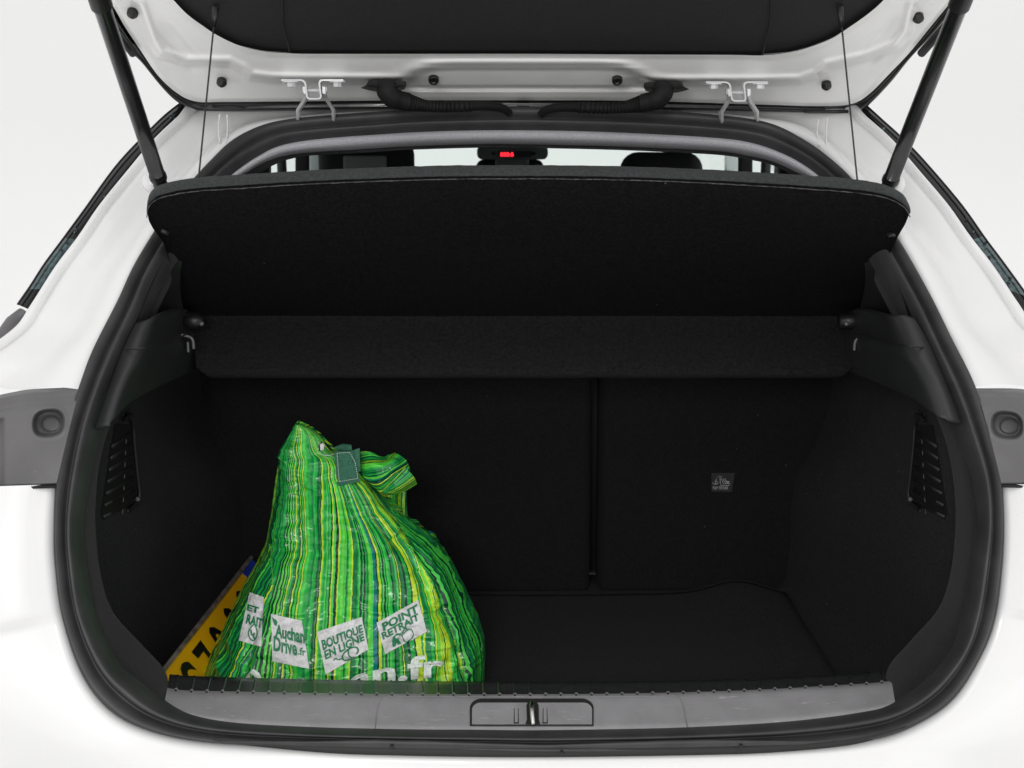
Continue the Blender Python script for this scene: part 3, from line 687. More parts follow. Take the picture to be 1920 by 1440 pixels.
def poly_sd(px, py, poly):       # signed distance to the ridge (positive below it in the picture)
    best = 1e9; sg = 1
    for (x0, y0), (x1, y1) in zip(poly, poly[1:]):
        dx, dy = x1-x0, y1-y0; t = max(0, min(1, ((px-x0)*dx + (py-y0)*dy)/(dx*dx+dy*dy)))
        ex, ey = px - x0 - t*dx, py - y0 - t*dy; d = ex*ex + ey*ey
        if d < best: best = d; sg = 1 if dx*ey - dy*ex > 0 else -1
    return sg*math.sqrt(best)
n = 300; ti = cr([Vector((a[0], a[1], 0)) for a, b in TE], n); to = cr([Vector((b[0], b[1], 0)) for a, b in TE], n); rows = []
def relief(q, s):
    d = poly_sd(q.x, q.y, RIDGE)
    h = 0.026*(1 - sstep(-3, 10, d))                     # the raised inner field stands proud of the flange
    h += 0.004*math.exp(-((d+6)/6)**2)
    # centre boss: flat pad with a crease along its lower edge
    bx = abs(q.x - 985)
    if bx < 235: h += -0.010*math.exp(-((q.y - 166)/3.0)**2)*sstep(232, 205, bx) + 0.012*sstep(122, 128, q.y)*sstep(170, 160, q.y)*sstep(225, 195, bx + 20*abs(q.y-145)/20)
    # long oval dimples on the curved shoulders
    for cx, cy, ang in ((335, 88, 48), (1655, 80, -48)):
        u = (q.x-cx)*math.cos(R(ang)) + (q.y-cy)*math.sin(R(ang)); v = -(q.x-cx)*math.sin(R(ang)) + (q.y-cy)*math.cos(R(ang))
        h += -0.006*math.exp(-(u/50)**4 - (v/15)**4)
    h *= sstep(0, .06, 1 - s)
    h += 0.02*(1 - sstep(0, .10, s))*0.5                 # curls up to the trim panel
    return h
M = 44
for j in range(M + 1):
    s = j/M; r = []
    for k in range(n):
        q = ti[k].lerp(to[k], s); r.append(TT(q.x, q.y, relief(q, s) - 0.004*sstep(.93, 1, s)))
    rows.append(r)
inner = mesh('inner_panel', *grid(rows), paint_in, tg)
bvh_t = BVHTree.FromPolygons([tuple(v) for v in inner.data.vertices.__iter__() and [tuple(x.co + worldloc(inner)) for x in inner.data.vertices]], [tuple(p.vertices) for p in inner.data.polygons])
# black rear-window edge and garnish around it
TOUT = [(15,-160),(110,-60),(172,0),(213,55),(243,95),(266,118),(300,160),(328,188),(362,206),(395,211),(545,208),(780,204),(985,203),(1190,205),(1425,209),(1545,214),(1590,215),(1622,203),(1668,157),(1706,110),(1748,65),(1803,0),(1860,-60),(1960,-160)]
tout = cr([Vector((x, y, 0)) for x, y in TOUT], n)
toL = lin(to, 300); tb = lin(tout, 300)
rows = []
for s, h in [(-.25,-.008),(0,-.006),(.1,-.008),(.35,-.009),(.6,-.004),(.85,-.002),(1,-.008),(1.02,-.03)]:
    rows.append([TT(toL[k].lerp(tb[k], s).x, toL[k].lerp(tb[k], s).y, h) for k in range(300)])
mesh('rear_glass_edge', *grid(rows), mat('tailgate_glass_edge', (0.006, 0.0065, 0.007), 0.25, coat=0.5, mottle=(30, .4)), tg)
for pts, r in (([(205,35),(225,65),(250,98)], .006), ([(1795,20),(1765,55),(1727,98)], .006), ([(398,197),(455,199)], .0025), ([(1508,206),(1590,207)], .0025)):
    mesh('garnish_clip', *tube([T(x, y) + TN*.002 for x, y in pts], r, 8), blackp, tg)
# outer skin (above, unseen from here)
rows = []
for s in (0, .5, 1):
    rows.append([T(tb[k].x, tb[k].y) - TN*(.03 + .04*math.sin(s*1.57)) if s < 1 else T(960 + (tb[k].x-960)*.2, -400, 0) - TN*.09 for k in range(300)])
mesh('outer_skin', *grid(rows), paint, tg)
# trim panel
outl = [(-20,-420),(120,-260),(205,-150),(272,-56),(322,0),(347,26),(376,48),(405,66),(444,84),(492,95),(545,99),(546,101),(700,101.5),(985,102),(1300,103),(1430,104),(1431,101),(1482,97),(1520,87),(1560,71),(1594,50),(1628,26),(1658,0),(1708,-56),(1775,-150),(1860,-260),(2000,-420)]
ol = lin([Vector((x, y, 0)) for x, y in outl], 260); rows = []
cen = Vector((985, -420, 0))
for s, h in [(0,-.004),(0,.020),(.006,.026),(.02,.029),(.06,.030),(.2,.031),(.4,.032),(.7,.032),(1,.032)]:
    rows.append([TT(*(ol[k].lerp(Vector((ol[k].x*.15+985*.85, -420, 0)), s).xy), h) for k in range(260)])
trim = mesh('trim_panel', *grid(rows), carpet if False else mat('tailgate_trim_black', (0.0085, 0.0085, 0.009), 0.75, bump=[('noise', 500, .4, .001)], mottle=(200, .3)), tg)
for xs in ([(530,-120),(530,40),(543,98)], [(1450,-120),(1444,40),(1430,103)]):
    mesh('trim_seam', *tube([TT(x, y, .0325) for x, y in xs], .0009, 6), gapm, tg)
# bump stops
for (x, y) in ((249,18),(416,148),(813,144),(1157,145),(1549,154),(1721,27)):
    d = ray(x, y); h, nn, i, t = bvh_t.ray_cast(CAM, d)
    if h is None: h = T(x, y)
    p = h + TN*.004
    ax = (TN*.8 + (CAM - p).normalized()*.6).normalized()
    r0 = .0075
    prf = [(r0, -.006), (r0, .003), (r0*.92, .0045), (r0*.55, .005), (r0*.5, .003), (r0*.25, .003)] if x in (813, 1157) else [(r0*.9, -.008), (r0, .004), (r0*.85, .006), (r0*.5, .0075), (r0*.42, .011), (r0*.2, .0115)]
    mesh('bump_stop', *lathe(prf, p, ax, 20), blackp, tg, origin=p)
# hinges
def hinge(dx, dy):
    c = lambda x, y, Y: P(x + dx, y + dy, Y)
    he = empty('hinge', c(590, 165, .39), parent=car)
    Y = .355; wv = (0, .018, 0)
    br = ribbon([c(529,150.5,Y), c(566,150.5,Y), c(571,152.5,Y), c(574,157,Y), c(577,181,Y), c(579.5,184.5,Y), c(583,185.5,Y), c(598,185.5,Y), c(601.5,184.5,Y), c(603,181,Y), c(600,157,Y), c(602,152,Y), c(606,150.5,Y), c(645,150.5,Y)], .0023, wv)
    sharp(mesh('bracket', *br, hinge_m, he))
    for x in (545.5, 632):
        p = c(x, 152, .352); sharp(mesh('bolt', *join(lathe([(.0115, 0), (.0115, .0018)], p, (0, 0, -1), 18), lathe([(.0062, .0018), (.0062, .0075), (.005, .0085)], p, (0, 0, -1), 6)), hinge_m, he, origin=p))
    w2 = (0, .020, 0); Y = .358
    sharp(mesh('arm', *ribbon([c(572,163,Y), c(574,176,Y), c(574,184,Y+.03), c(559,207,Y+.07), c(559.5,222,Y+.09), c(560,240,Y+.13)], .0040, w2), arm_m, he))
    sharp(mesh('arm', *ribbon([c(608.5,163,Y), c(609,176,Y), c(610.5,184,Y+.03), c(625.5,206,Y+.07), c(626,222,Y+.09), c(627,240,Y+.13)], .0040, w2), arm_m, he))
    mesh('hinge_pin', *tube([c(570,169.5,Y), c(612,170,Y)], .0024, 10), hinge_m, he)
    for x in (570.5, 611.5): p = c(x, 168, Y); mesh('pin_head', *lathe([(.005, -.002), (.005, .002)], p, (1, 0, 0), 14), hinge_m, he, origin=p)
hinge(0, 0); hinge(793, 4)
# wiring gaiters
def gaiter(side):
    mx = (lambda x: x) if side < 0 else (lambda x: 2*984.3 - x)
    dy = 0 if side < 0 else 2.5
    c = lambda x, y, Y: P(mx(x), y + dy, Y)
    e = empty('wiring_gaiter', c(725, 165, .40), parent=car)
    out = [(676,165),(686,160),(690,152),(700,150.5),(752,150.5),(761,153),(762,160),(758,168),(735,172),(706,172),(690,169)]
    rows = []
    for Y, k in ((.40, .97), (.375, 1.0), (.356, 1.0), (.350, .95)):
        rows.append([c(720 + (x-720)*k, 161 + (y-161)*k, Y) for x, y in out])
    V, F = grid(rows, True); V.append(sum(rows[-1], Vector())/len(out)); F += [(33 + q, 33 + (q+1) % 11, 44) for q in range(11)]
    sharp(mesh('flange', V, F, gaiterm, e), 50)
    V, F = join(ribbon([c(689,161,.348), c(757,161,.348)], .002, (0, -.01, 0)), tube(cr([c(727,158,.36), c(727,169,.356), c(733,180,.356), c(747,187,.36), c(764,191,.365)], 16), [.0160]*6 + [.0150]*5 + [.0130]*5, 20))
    mesh('elbow', V, F, gaiterm, e)
    path = cr([c(760,191,.365), c(775,194,.37), c(795,198,.38), c(820,200,.39), c(850,200,.40), c(884,199,.41)], 190); rad = []
    for k in range(190):
        b = .0108 - .0045*sstep(0, 90, k)
        rad.append(b + .0024*abs(math.sin(k/190*math.pi*20)))
    mesh('bellows', *tube(path, rad, 18), gaiterm, e)
    path = cr([c(880,199,.41), c(905,198,.42), c(930,200,.43), c(945,204,.44), c(955,212,.45)], 20)
    mesh('tail', *tube(path, [.0075 - .002*k/19 for k in range(20)], 12), gaiterm, e)
gaiter(-1); gaiter(1)
# gas struts
def strut(top, bot, Yt, Yb):
    a0, b0 = P(*top, Yt), P(*bot, Yb); d = (b0 - a0)
    e = empty('gas_strut', b0, parent=car)
    mesh('cylinder', *tube([a0 + d*t for t in (-.25, .0, .05, .06, .40, .62, .93)], [.0118, .0118, .0118, .0103, .0103, .0103, .0101], 20), strutm, e)
    mesh('upper_sleeve', *tube([a0 + d*t for t in (-.3, .045, .055)], [.0128, .0128, .0105], 20), blackp, e)
    mesh('end_socket', *tube([a0 + d*t for t in (.915, .925, .945, .955, .985, 1.02)], [.0105, .0115, .0115, .009, .0098, .0085], 18), blackp, e)
    s = -1 if bot[0] < 960 else 1
    p = b0 + Vector((s*.012, .012, .008)); mesh('ball_mount', *lathe([(.016, -.004), (.015, .001), (.009, .004), (.005, .006)], p, (-s*.5, -1, .3), 20), paint, e, origin=p)
strut((185,-6), (303,352), .03, .235); strut((1805,-6), (1662,358), .03, .235)

# ------------------------------------------------------------------ parcel shelf, hinged up on two cords
shelf = empty('parcel_shelf', P(985, 600, .5), 'black felt parcel shelf tilted up across the boot on two thin cords', 'parcel shelf')
top_px = [(276,399),(279,380),(296,364),(330,355),(375,349),(450,344),(560,337),(700,331),(830,327),(985,326),(1150,328),(1300,333),(1430,340),(1540,347),(1610,353),(1660,362),(1692,378),(1705,398)]
bot_px = [(346,590),(346,590),(350,591),(360,592),(385,592),(450,592),(560,592),(700,592),(830,592),(985,592),(1150,592),(1300,592),(1430,592),(1540,592),(1590,592),(1612,592),(1624,591),(1628,590)]
n = 200; tp = cr([Vector((x, y, 0)) for x, y in top_px], n); bp = cr([Vector((x, y, 0)) for x, y in bot_px], n)
rows = []
def shelfY(s): return .190 + .31*s**1.4
EDL = [(399,276),(415,279),(430,287),(454,306),(496,321),(537,333),(590,345)]
EDR = [(400,1706),(421,1698),(446,1683),(471,1671),(496,1658),(537,1648),(592,1629)]
def flap(thick):
    r_ = []
    for j in range(41):
        s = j/40; row = []
        for k in range(n):
            A, B = tp[k], bp[k]
            f = k/(n-1); q = A.lerp(B, s); yl = 399 + (591-399)*s
            q.x += (interp(EDL, yl) - (276 + 70*s))*max(0, 1 - f/.12) + (interp(EDR, yl) - (1705 - 77*s))*max(0, 1 - (1-f)/.12)
            p = P(q.x, q.y, shelfY(s) + thick)
            p.y += .004*noise.noise(Vector((p.x*4, s*3, 0)))
            row.append(p)
        r_.append(row)
    return r_
fr = flap(0)
# rolled felt edge: from the front face over the top to the back
def shift(row, dy, dz, sc=1.0): return [Vector((v.x*sc, v.y + dy, v.z + dz)) for v in row]
mesh('flap', *grid(fr), shelfc, shelf)
edge_rows = [[a_.lerp(b_, .6) + Vector((0, .0005, 0)) for a_, b_ in zip(fr[0], fr[1])], [a_.lerp(b_, .35) + Vector((0, -.0028, 0)) for a_, b_ in zip(fr[0], fr[1])], shift(fr[0], -.003, .001), shift(fr[0], 0, .006), shift(fr[0], .006, .0105), shift(fr[0], .014, .011, .999), shift(fr[0], .022, .007, .995)]
back = flap(.022)
edge_rows += [shift(back[j], 0, .004, .99) for j in range(2, 41, 4)]
NE = len(edge_rows[0]); er = []
for r_ in edge_rows:
    er.append([v + Vector((0, -.0003, .0006*noise.noise(v*200))) for v in r_])
mesh('top_cover', *grid(er), felt, shelf)
mesh('edge_seam', *tube([v + Vector((0, -.0030, -.0062 + .0006*noise.noise(v*90))) for v in fr[0]], .0007, 6), mat('seam_grey', (.055, .055, .055), .9, mottle=(160, .95)), shelf)
# left/right edge closing strips
for kk in (0, n-1):
    V, F = grid([[fr[j][kk] for j in range(41)], [back[j][kk] for j in range(41)]]); mesh('edge_binding', V, F, shelfc, shelf)
# lower strip
rows = []
for s, y, Y, inset in [(0,580,.502,346),(.02,590,.506,348),(.05,600,.503,356),(.3,630,.478,362),(.6,662,.455,366),(.85,690,.437,368),(.95,700,.433,371),(1,706,.437,378),(1.0,708,.45,384),(1,709,.52,384)]:
    row = []
    for k in range(120):
        f = k/119; x0, x1 = inset, 1962 - inset + (6 if s > .3 else 0)
        x = x0 + (x1 - x0)*f
        cor = max(0, 1 - min(f, 1-f)/.012); yy = y - (10*cor*cor if s > .85 else 0)
        p = P(x, yy, Y); p.y += .0025*noise.noise(Vector((x*.012, y*.02, 0))); row.append(p)
    rows.append(row)
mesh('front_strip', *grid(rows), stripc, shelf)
for sd in (-1, 1):
    q = [P(pxM(x, sd) + (4 if sd > 0 else 0), y, Y) for x, y, Y in [(343,580,.44),(344,592,.44),(350,602,.44),(356,606,.44)]]
    mesh('pivot_bracket', *tube(cr(q, 10), .0022, 8), darkp, shelf)
    q = [P(pxM(x, sd), y, .24) for x, y in [(303,432),(316,438)]] if sd < 0 else [P(x, y, .24) for x, y in [(1680,440),(1665,440)]]
    mesh('cord_clip', *tube(q, .0035, 8), darkp, shelf)
cordm = mat('cord_grey', (0.035, 0.035, 0.037), .8, bump=[('wave', 300, .8, .001)], mottle=(500, .6))
for (a0, b0) in (((407,-30),(371,348)), ((1571,-30),(1609,354))):
    p0 = T(*a0) + TN*.033; p1 = P(b0[0], b0[1], .20)
    pts = [p0.lerp(p1, k/400) for k in range(401)]
    mesh('lift_cord', *tube(pts, [.00115 + .00035*math.sin(k*1.2) for k in range(401)], 8), cordm, shelf)
    mesh('cord_anchor', *tube([p0, p0.lerp(p1, .11)], [.005, .003], 10), blackp, shelf)

# ------------------------------------------------------------------ floor mat
matc = empty('boot_mat', (0.05, .45, .6), 'thin black carpet mat on the boot floor with its far right corner turned up', 'mat')
rows = []
for j in range(41):
    v = j/40; r = []
    for i in range(61):
        u = i/60; x = -.47 + .96*u; y = .15 + .645*v - .012*math.sin(u*3)*v
        z = .603 + .0015*noise.noise(Vector((x*8, y*8, 0)))
        if u > .6: z += .022*math.exp(-((x - .40)/.06)**2)*sstep(.72, 1.0, v) ; y -= .02*sstep(.9, 1, u)*v
        z += .004*math.exp(-((x-.46)/.04)**2)*v
        r.append(Vector((x, y, z)))
    rows.append(r)
o = solid(mesh('mat_sheet', *grid(rows), mat('mat_carpet', (0.024, 0.024, 0.0252), .95, bump=[('noise', 800, .7, .0015)], mottle=(350, .5), spec=.1, sheen=.02), matc), .003, -1)
add_specks(o.data.materials[0], 60, .03, (.06, .06, .06))
ep = [v + Vector((0, 0, .0008)) for v in rows[-1]]; mesh('bound_edge', *tube(ep, .0016, 6), lipc, matc)

# ------------------------------------------------------------------ number plate leaning against the left trim
A = P(300, 1266, .24); A.z = max(A.z, .66); B = P(470, 1047, .74)
ux = (B - A).normalized(); Lp = (B - A).length
dv = Vector((.075, 0.0, -.078)); dv = (dv - ux*dv.dot(ux)).normalized()*.11
nrm = ux.cross(dv).normalized()
if nrm.dot(CAM - A) < 0: nrm = -nrm
plate = empty('number_plate', (A + B)/2 + dv, 'yellow number plate with black characters leaning on the left boot wall', 'number plate')
def PL(u, v, h=0): return A + ux*u + dv*v + nrm*h       # u in metres along, v 0..1 down the plate
yel = mat('reflective_yellow', (1.0, 0.52, 0.006), .35, coat=.3, bump=[('noise', 900, .1, .0005)], mottle=(12, .06))
blk = mat('plate_black', (.008, .008, .008), .4, mottle=(60, .2)); blu = mat('plate_blue', (.02, .06, .48), .35, mottle=(30, .1))
def slab(u0, u1, v0, v1, h0, h1):
    q = [PL(u0, v0, h1), PL(u1, v0, h1), PL(u1, v1, h1), PL(u0, v1, h1)] + [PL(u0, v0, h0), PL(u1, v0, h0), PL(u1, v1, h0), PL(u0, v1, h0)]
    return q, [(0,1,2,3),(7,6,5,4),(0,4,5,1),(1,5,6,2),(2,6,7,3),(3,7,4,0)]
mesh('plate_body', *slab(0, Lp, 0, 1, -.0015, .0), yel, plate, smooth=False)
rimm = mat('worn_rim', (.17, .14, .12), .55, mottle=(45, .55), bump=[('noise', 200, .5, .002)])
mesh('rim', *join(slab(-.004, Lp + .004, -.035, .025, -.0025, .0035)), rimm, plate, smooth=False)
mesh('eu_band', *slab(Lp - .068, Lp, .03, 1, .0002, .0008), blu, plate, smooth=False)
for k in range(12):
    a_k = 2*math.pi*k/12; p = PL(Lp - .034 + .014*math.cos(a_k), .40 + .13*math.sin(a_k), .0015)
    mesh('star', *lathe([(.0022, 0), (.0015, .0006)], p, nrm, 5), yel, plate, origin=p)
glyphs = [('S', .062), ('7', .132), ('0', .204), ('0', .286), ('9', .364)]
for ch, u in glyphs:
    bm = text_mesh(ch, .012, 0); V, F = bm_vf(bm); bm.free()
    V = [PL(u - .023 + v.x*.046, .90 - v.y*.76, .0012) for v in V]
    mesh('plate_character', V, F, blk, plate, smooth=False)
for v_ in (V,): pass

# ------------------------------------------------------------------ the striped shopping bag
bag = empty('shopping_bag', (-.2, .38, .606), 'full green striped plastic shopping bag knotted at the top, standing in the boot', 'bag')
OUT = [(793,557,562),(797,553,573),(803,548,588),(812,541,600),(822,534,609),(834,528,617),(846,525,632),(854,522,660),(868,518,675),(885,513,680),(905,510,698),(925,508,714),(950,506,735),(968,504,757),(990,501,785),(1011,497,812),(1035,487,832),(1058,476,850),(1085,460,864),(1105,449,874),(1123,440,882),(1150,428,894),(1177,415,904),(1202,403,911),(1230,392,914),(1260,381,912),(1300,374,911),(1350,372,908),(1400,376,902)]
NR, NC = 330, 480
ol_ = cr([Vector(o_) for o_ in OUT], NR)
V = []; UV = []
xb = (375 + 912)/2
SEAML = lambda y: interp([(980, 505), (1060, 512), (1120, 492), (1180, 471), (1290, 466)], y)
SEAMR = lambda y: interp([(900, 690), (940, 722), (1000, 770), (1060, 812), (1130, 842), (1200, 868), (1290, 876)], y)
def px_of(p):
    q = MR.transposed() @ (p - CAM); return 960 + 2560*q.x/(-q.z)
UL_, UR_ = P(374, 1300, .37).x, P(911, 1300, .37).x
def fold(x, z, s):      # creases of the woven sheet, along the outward normal
    d = 0.0045*noise.noise(Vector((x*7, z*5, 3.1)))
    k1 = noise.noise(Vector((x*26 + 3*noise.noise(Vector((x*5, z*6, 1))), z*5, 9.0)))
    amp = .0036 + .010*sstep(-.1, -.8, s) + .007*sstep(.35, .9, s)
    d += amp*(1 - 2*abs(k1))
    d += .0030*(1 - 2*abs(noise.noise(Vector((x*14, z*34, 5)))))
    d += .0030*(1 - 2*abs(noise.noise(Vector((x*34, z*62, 15)))))
    d += .0016*(1 - 2*abs(noise.noise(Vector((x*50, z*120, 25)))))
    d += .0011*noise.noise(Vector((x*70, z*90, 2))) + .0006*noise.noise(Vector((x*160, z*170, 7)))
    return d
for j in range(NR):
    py, l, r = ol_[j]; t = sstep(795, 1250, py); tt = min(1, (py - 795)/455)
    Yc = .43 - .06*tt; hd = .016 + .125*sstep(800, 1230, py)**0.9 + .01*tt
    a0, a1 = P(l, py, Yc), P(r, py, Yc); xc = (a0.x + a1.x)/2; hw = (a1.x - a0.x)/2; z = (a0.z + a1.z)/2
    if z < .606: z = .606
    ex = 2.0 + .5*tt
    for i in range(NC):
        th = 2*math.pi*i/NC; cx, sx = math.cos(th), math.sin(th)
        s = -cx                      # -1 left .. 1 right
        X = xc + hw*math.copysign(abs(cx)**(2/ex), -cx); 
        Yo = -hd*math.copysign(abs(sx)**(2/ex), sx)
        n2 = Vector((math.copysign(abs(cx)**(1.2), -cx)/max(hw, .01), -math.copysign(abs(sx)**(1.2), sx)/max(hd, .01), 0)); n2 = n2.normalized() if n2.length > 0 else Vector((0, -1, 0))
        f = fold(X, z, s)*(.35 + .65*sstep(795, 870, py))
        # crease of the side gusset at the lower left
        q_ = px_of(Vector((X, Yc + Yo, z))) if sx > -.2 else -999
        f -= .009*math.exp(-((q_ - SEAML(py))/5)**2)*sstep(1080, 1150, py) - .007*math.exp(-((q_ - SEAML(py) - 16)/9)**2)*sstep(1080, 1150, py)
        f -= .006*math.exp(-((q_ - SEAMR(py))/5)**2)*sstep(930, 980, py) - .006*math.exp(-((q_ - SEAMR(py) + 14)/9)**2)*sstep(930, 980, py)
        # tension valleys running up to the neck
        f += .005*math.sin(s*9 + 1.2)*sstep(1150, 1000, py)*sstep(830, 950, py)*(.5 if abs(s) < .4 else 1)
        # diagonal drape from the neck to the right shoulder
        f += .009*math.exp(-((s - (.45 + .25*(py-940)/300))/.10)**2)*sstep(930, 1000, py)*sstep(1240, 1120, py)
        f -= .008*math.exp(-((s - (.60 + .22*(py-940)/300))/.05)**2)*sstep(930, 1000, py)*sstep(1260, 1150, py)
        f *= 1 - .85*sstep(.8, .97, abs(s)); edge = False
        V.append(Vector((X, Yc + Yo, z)) + n2*(f - .004)*(.35 if edge else 1))
        xr = math.copysign(abs(s)**(2/ex), s)
        if sx >= 0: u = X + (abs(xr)**2.3)*((UL_ - (xc - hw)) if xr < 0 else (UR_ - (xc + hw)))
        else: u = 2*(UR_ if xr > 0 else UL_) - X
        # side gussets: separate cloth whose stripes follow the outline, cut off hard along the seams
        if sx >= -.2:
            q_ = px_of(V[-1])
            if q_ < SEAML(py) and py > 1000: u = (X - (xc - hw))*1.7 - 5 + .004*noise.noise(Vector((X*9, z*16, 4)))
            elif q_ > SEAMR(py) and py > 900: u = (X - (xc + hw))*1.35 + 5 + .005*noise.noise(Vector((X*7, z*13, 8)))
            elif xr < 0: u += .006*noise.noise(Vector((X*12, z*20, 1)))*abs(xr)
        UV.append((u, z, abs(s)))
F = []
for j in range(NR-1):
    for i in range(NC):
        i2 = (i+1) % NC; F.append((j*NC+i, (j+1)*NC+i, (j+1)*NC+i2, j*NC+i2))
F.append(tuple(range(NC-1, -1, -1))); F.append(tuple((NR-1)*NC + i for i in range(NC)))
def bag_mat(name='woven_striped_plastic'):
    m = bpy.data.materials.new(name); m.use_nodes = True; nt = m.node_tree; N = nt.nodes; L = nt.links; b = N['Principled BSDF']
    at = N.new('ShaderNodeAttribute'); at.attribute_name = 'stripe'
    sp = N.new('ShaderNodeSeparateXYZ'); L.new(at.outputs['Vector'], sp.inputs[0])
    tc = N.new('ShaderNodeTexCoord')
    nz = N.new('ShaderNodeTexNoise'); nz.inputs['Scale'].default_value = 30; nz.inputs['Detail'].default_value = 3; L.new(tc.outputs['Object'], nz.inputs['Vector'])
    nz2 = N.new('ShaderNodeTexNoise'); nz2.inputs['Scale'].default_value = 1; nz2.inputs['Detail'].default_value = 3; mz = N.new('ShaderNodeMapping'); mz.inputs['Scale'].default_value = (22, 22, 110); L.new(tc.outputs['Object'], mz.inputs['Vector']); L.new(mz.outputs[0], nz2.inputs['Vector'])
    def math_(op, a, bb):
        k = N.new('ShaderNodeMath'); k.operation = op
        for i, v in enumerate((a, bb)):
            if isinstance(v, (int, float)): k.inputs[i].default_value = v
            else: L.new(v, k.inputs[i])
        return k.outputs[0]
    # warp stripes where the cloth is puckered (left and right edges) more than in the middle
    au = sp.outputs[2]
    wamt = math_('ADD', math_('MULTIPLY', math_('POWER', au, 2.0), .006), .0008)
    w1 = math_('MULTIPLY', math_('SUBTRACT', nz.outputs[0], .5), wamt)
    w1 = math_('MULTIPLY', w1, 2.2)
    w2 = math_('MULTIPLY', math_('SUBTRACT', nz2.outputs[0], .5), .0034)
    u = math_('ADD', math_('ADD', sp.outputs[0], w1), w2)
    def vor(scale, off):
        v = N.new('ShaderNodeTexVoronoi'); v.voronoi_dimensions = '1D'; v.inputs['Scale'].default_value = scale
        L.new(math_('ADD', u, off), v.inputs['W']); s = N.new('ShaderNodeSeparateColor'); L.new(v.outputs['Color'], s.inputs[0]); return s
    va = vor(290, 3.3); vb = vor(470, 9.1)
    ramp = N.new('ShaderNodeValToRGB'); cr_ = ramp.color_ramp; cr_.interpolation = 'CONSTANT'
    stops = [(0, (.016,.40,.060)), (.15, (.060,.64,.085)), (.31, (.008,.24,.06)), (.38, (.03,.50,.075)), (.50, (.004,.13,.045)), (.60, (.58,.80,.030)), (.69, (.14,.70,.05)), (.80, (.002,.060,.026)), (.87, (.015,.34,.08)), (.955, (.004,.20,.20))]
    while len(cr_.elements) < len(stops): cr_.elements.new(.5)
    for e, (p_, c_) in zip(cr_.elements, stops): e.position = p_; e.color = (*c_, 1)
    L.new(va.outputs[0], ramp.inputs[0])
    ramp2 = N.new('ShaderNodeValToRGB'); c2 = ramp2.color_ramp; c2.interpolation = 'CONSTANT'
    s2 = [(0, (.002,.045,.022)), (.38, (.55,.78,.03)), (.55, (.008,.19,.055)), (.8, (.07,.64,.07))]
    while len(c2.elements) < 4: c2.elements.new(.5)
    for e, (p_, c_) in zip(c2.elements, s2): e.position = p_; e.color = (*c_, 1)
    L.new(vb.outputs[0], ramp2.inputs[0])
    pick = math_('GREATER_THAN', vb.outputs[1], .66)
    x = N.new('ShaderNodeMix'); x.data_type = 'RGBA'; L.new(pick, x.inputs[0]); L.new(ramp.outputs[0], x.inputs[6]); L.new(ramp2.outputs[0], x.inputs[7])
    # ink rubbed unevenly
    mo = N.new('ShaderNodeTexNoise'); mo.inputs['Scale'].default_value = 70; mo.inputs['Detail'].default_value = 5; L.new(tc.outputs['Object'], mo.inputs['Vector'])
    mr = N.new('ShaderNodeMapRange'); mr.inputs[1].default_value = .3; mr.inputs[2].default_value = .7; mr.inputs[3].default_value = .78; mr.inputs[4].default_value = 1.15; L.new(mo.outputs[0], mr.inputs[0])
    y = N.new('ShaderNodeMix'); y.data_type = 'RGBA'; y.blend_type = 'MULTIPLY'; y.inputs[0].default_value = 1; L.new(x.outputs[2], y.inputs[6]); L.new(mr.outputs[0], y.inputs[7])
    # pale scuffs with fine vertical/horizontal flecks
    mp = N.new('ShaderNodeMapping'); mp.inputs['Scale'].default_value = (60, 60, 150); L.new(tc.outputs['Object'], mp.inputs['Vector'])
    sn = N.new('ShaderNodeTexNoise'); sn.inputs['Scale'].default_value = 1; sn.inputs['Detail'].default_value = 8; sn.inputs['Roughness'].default_value = .75; L.new(mp.outputs[0], sn.inputs['Vector'])
    big = N.new('ShaderNodeTexNoise'); big.inputs['Scale'].default_value = 7; big.inputs['Detail'].default_value = 1; L.new(tc.outputs['Object'], big.inputs['Vector'])
    sc1 = math_('ADD', sn.outputs[0], math_('MULTIPLY', math_('SUBTRACT', big.outputs[0], .5), .35))
    msk = N.new('ShaderNodeMapRange'); msk.inputs[1].default_value = .71; msk.inputs[2].default_value = .76; L.new(sc1, msk.inputs[0])
    zz = N.new('ShaderNodeMix'); zz.data_type = 'RGBA'; L.new(math_('MULTIPLY', msk.outputs[0], .65), zz.inputs[0]); L.new(y.outputs[2], zz.inputs[6]); zz.inputs[7].default_value = (.55, .75, .55, 1)
    L.new(zz.outputs[2], b.inputs['Base Color'])
    b.inputs['Roughness'].default_value = .42; b.inputs['Coat Weight'].default_value = .45; b.inputs['Coat Roughness'].default_value = .14; b.inputs['Specular IOR Level'].default_value = .18
    # crinkles
    cm = N.new('ShaderNodeMapping'); cm.inputs['Scale'].default_value = (30, 30, 95); L.new(tc.outputs['Object'], cm.inputs['Vector'])
    n1 = N.new('ShaderNodeTexNoise'); n1.noise_type = 'RIDGED_MULTIFRACTAL'; n1.inputs['Scale'].default_value = 1; n1.inputs['Detail'].default_value = 4; L.new(cm.outputs[0], n1.inputs['Vector'])
    wv = N.new('ShaderNodeTexWave'); wv.inputs['Scale'].default_value = 110; wv.bands_direction = 'Z'; L.new(tc.outputs['Object'], wv.inputs['Vector'])
    b1 = N.new('ShaderNodeBump'); b1.inputs['Strength'].default_value = .9; b1.inputs['Distance'].default_value = .0055; L.new(n1.outputs[0], b1.inputs['Height'])
    b2 = N.new('ShaderNodeBump'); b2.inputs['Strength'].default_value = .04; b2.inputs['Distance'].default_value = .0006; L.new(wv.outputs[1], b2.inputs['Height']); L.new(b1.outputs[0], b2.inputs['Normal'])
    L.new(b2.outputs[0], b.inputs['Normal'])
    return m
bagm = bag_mat()
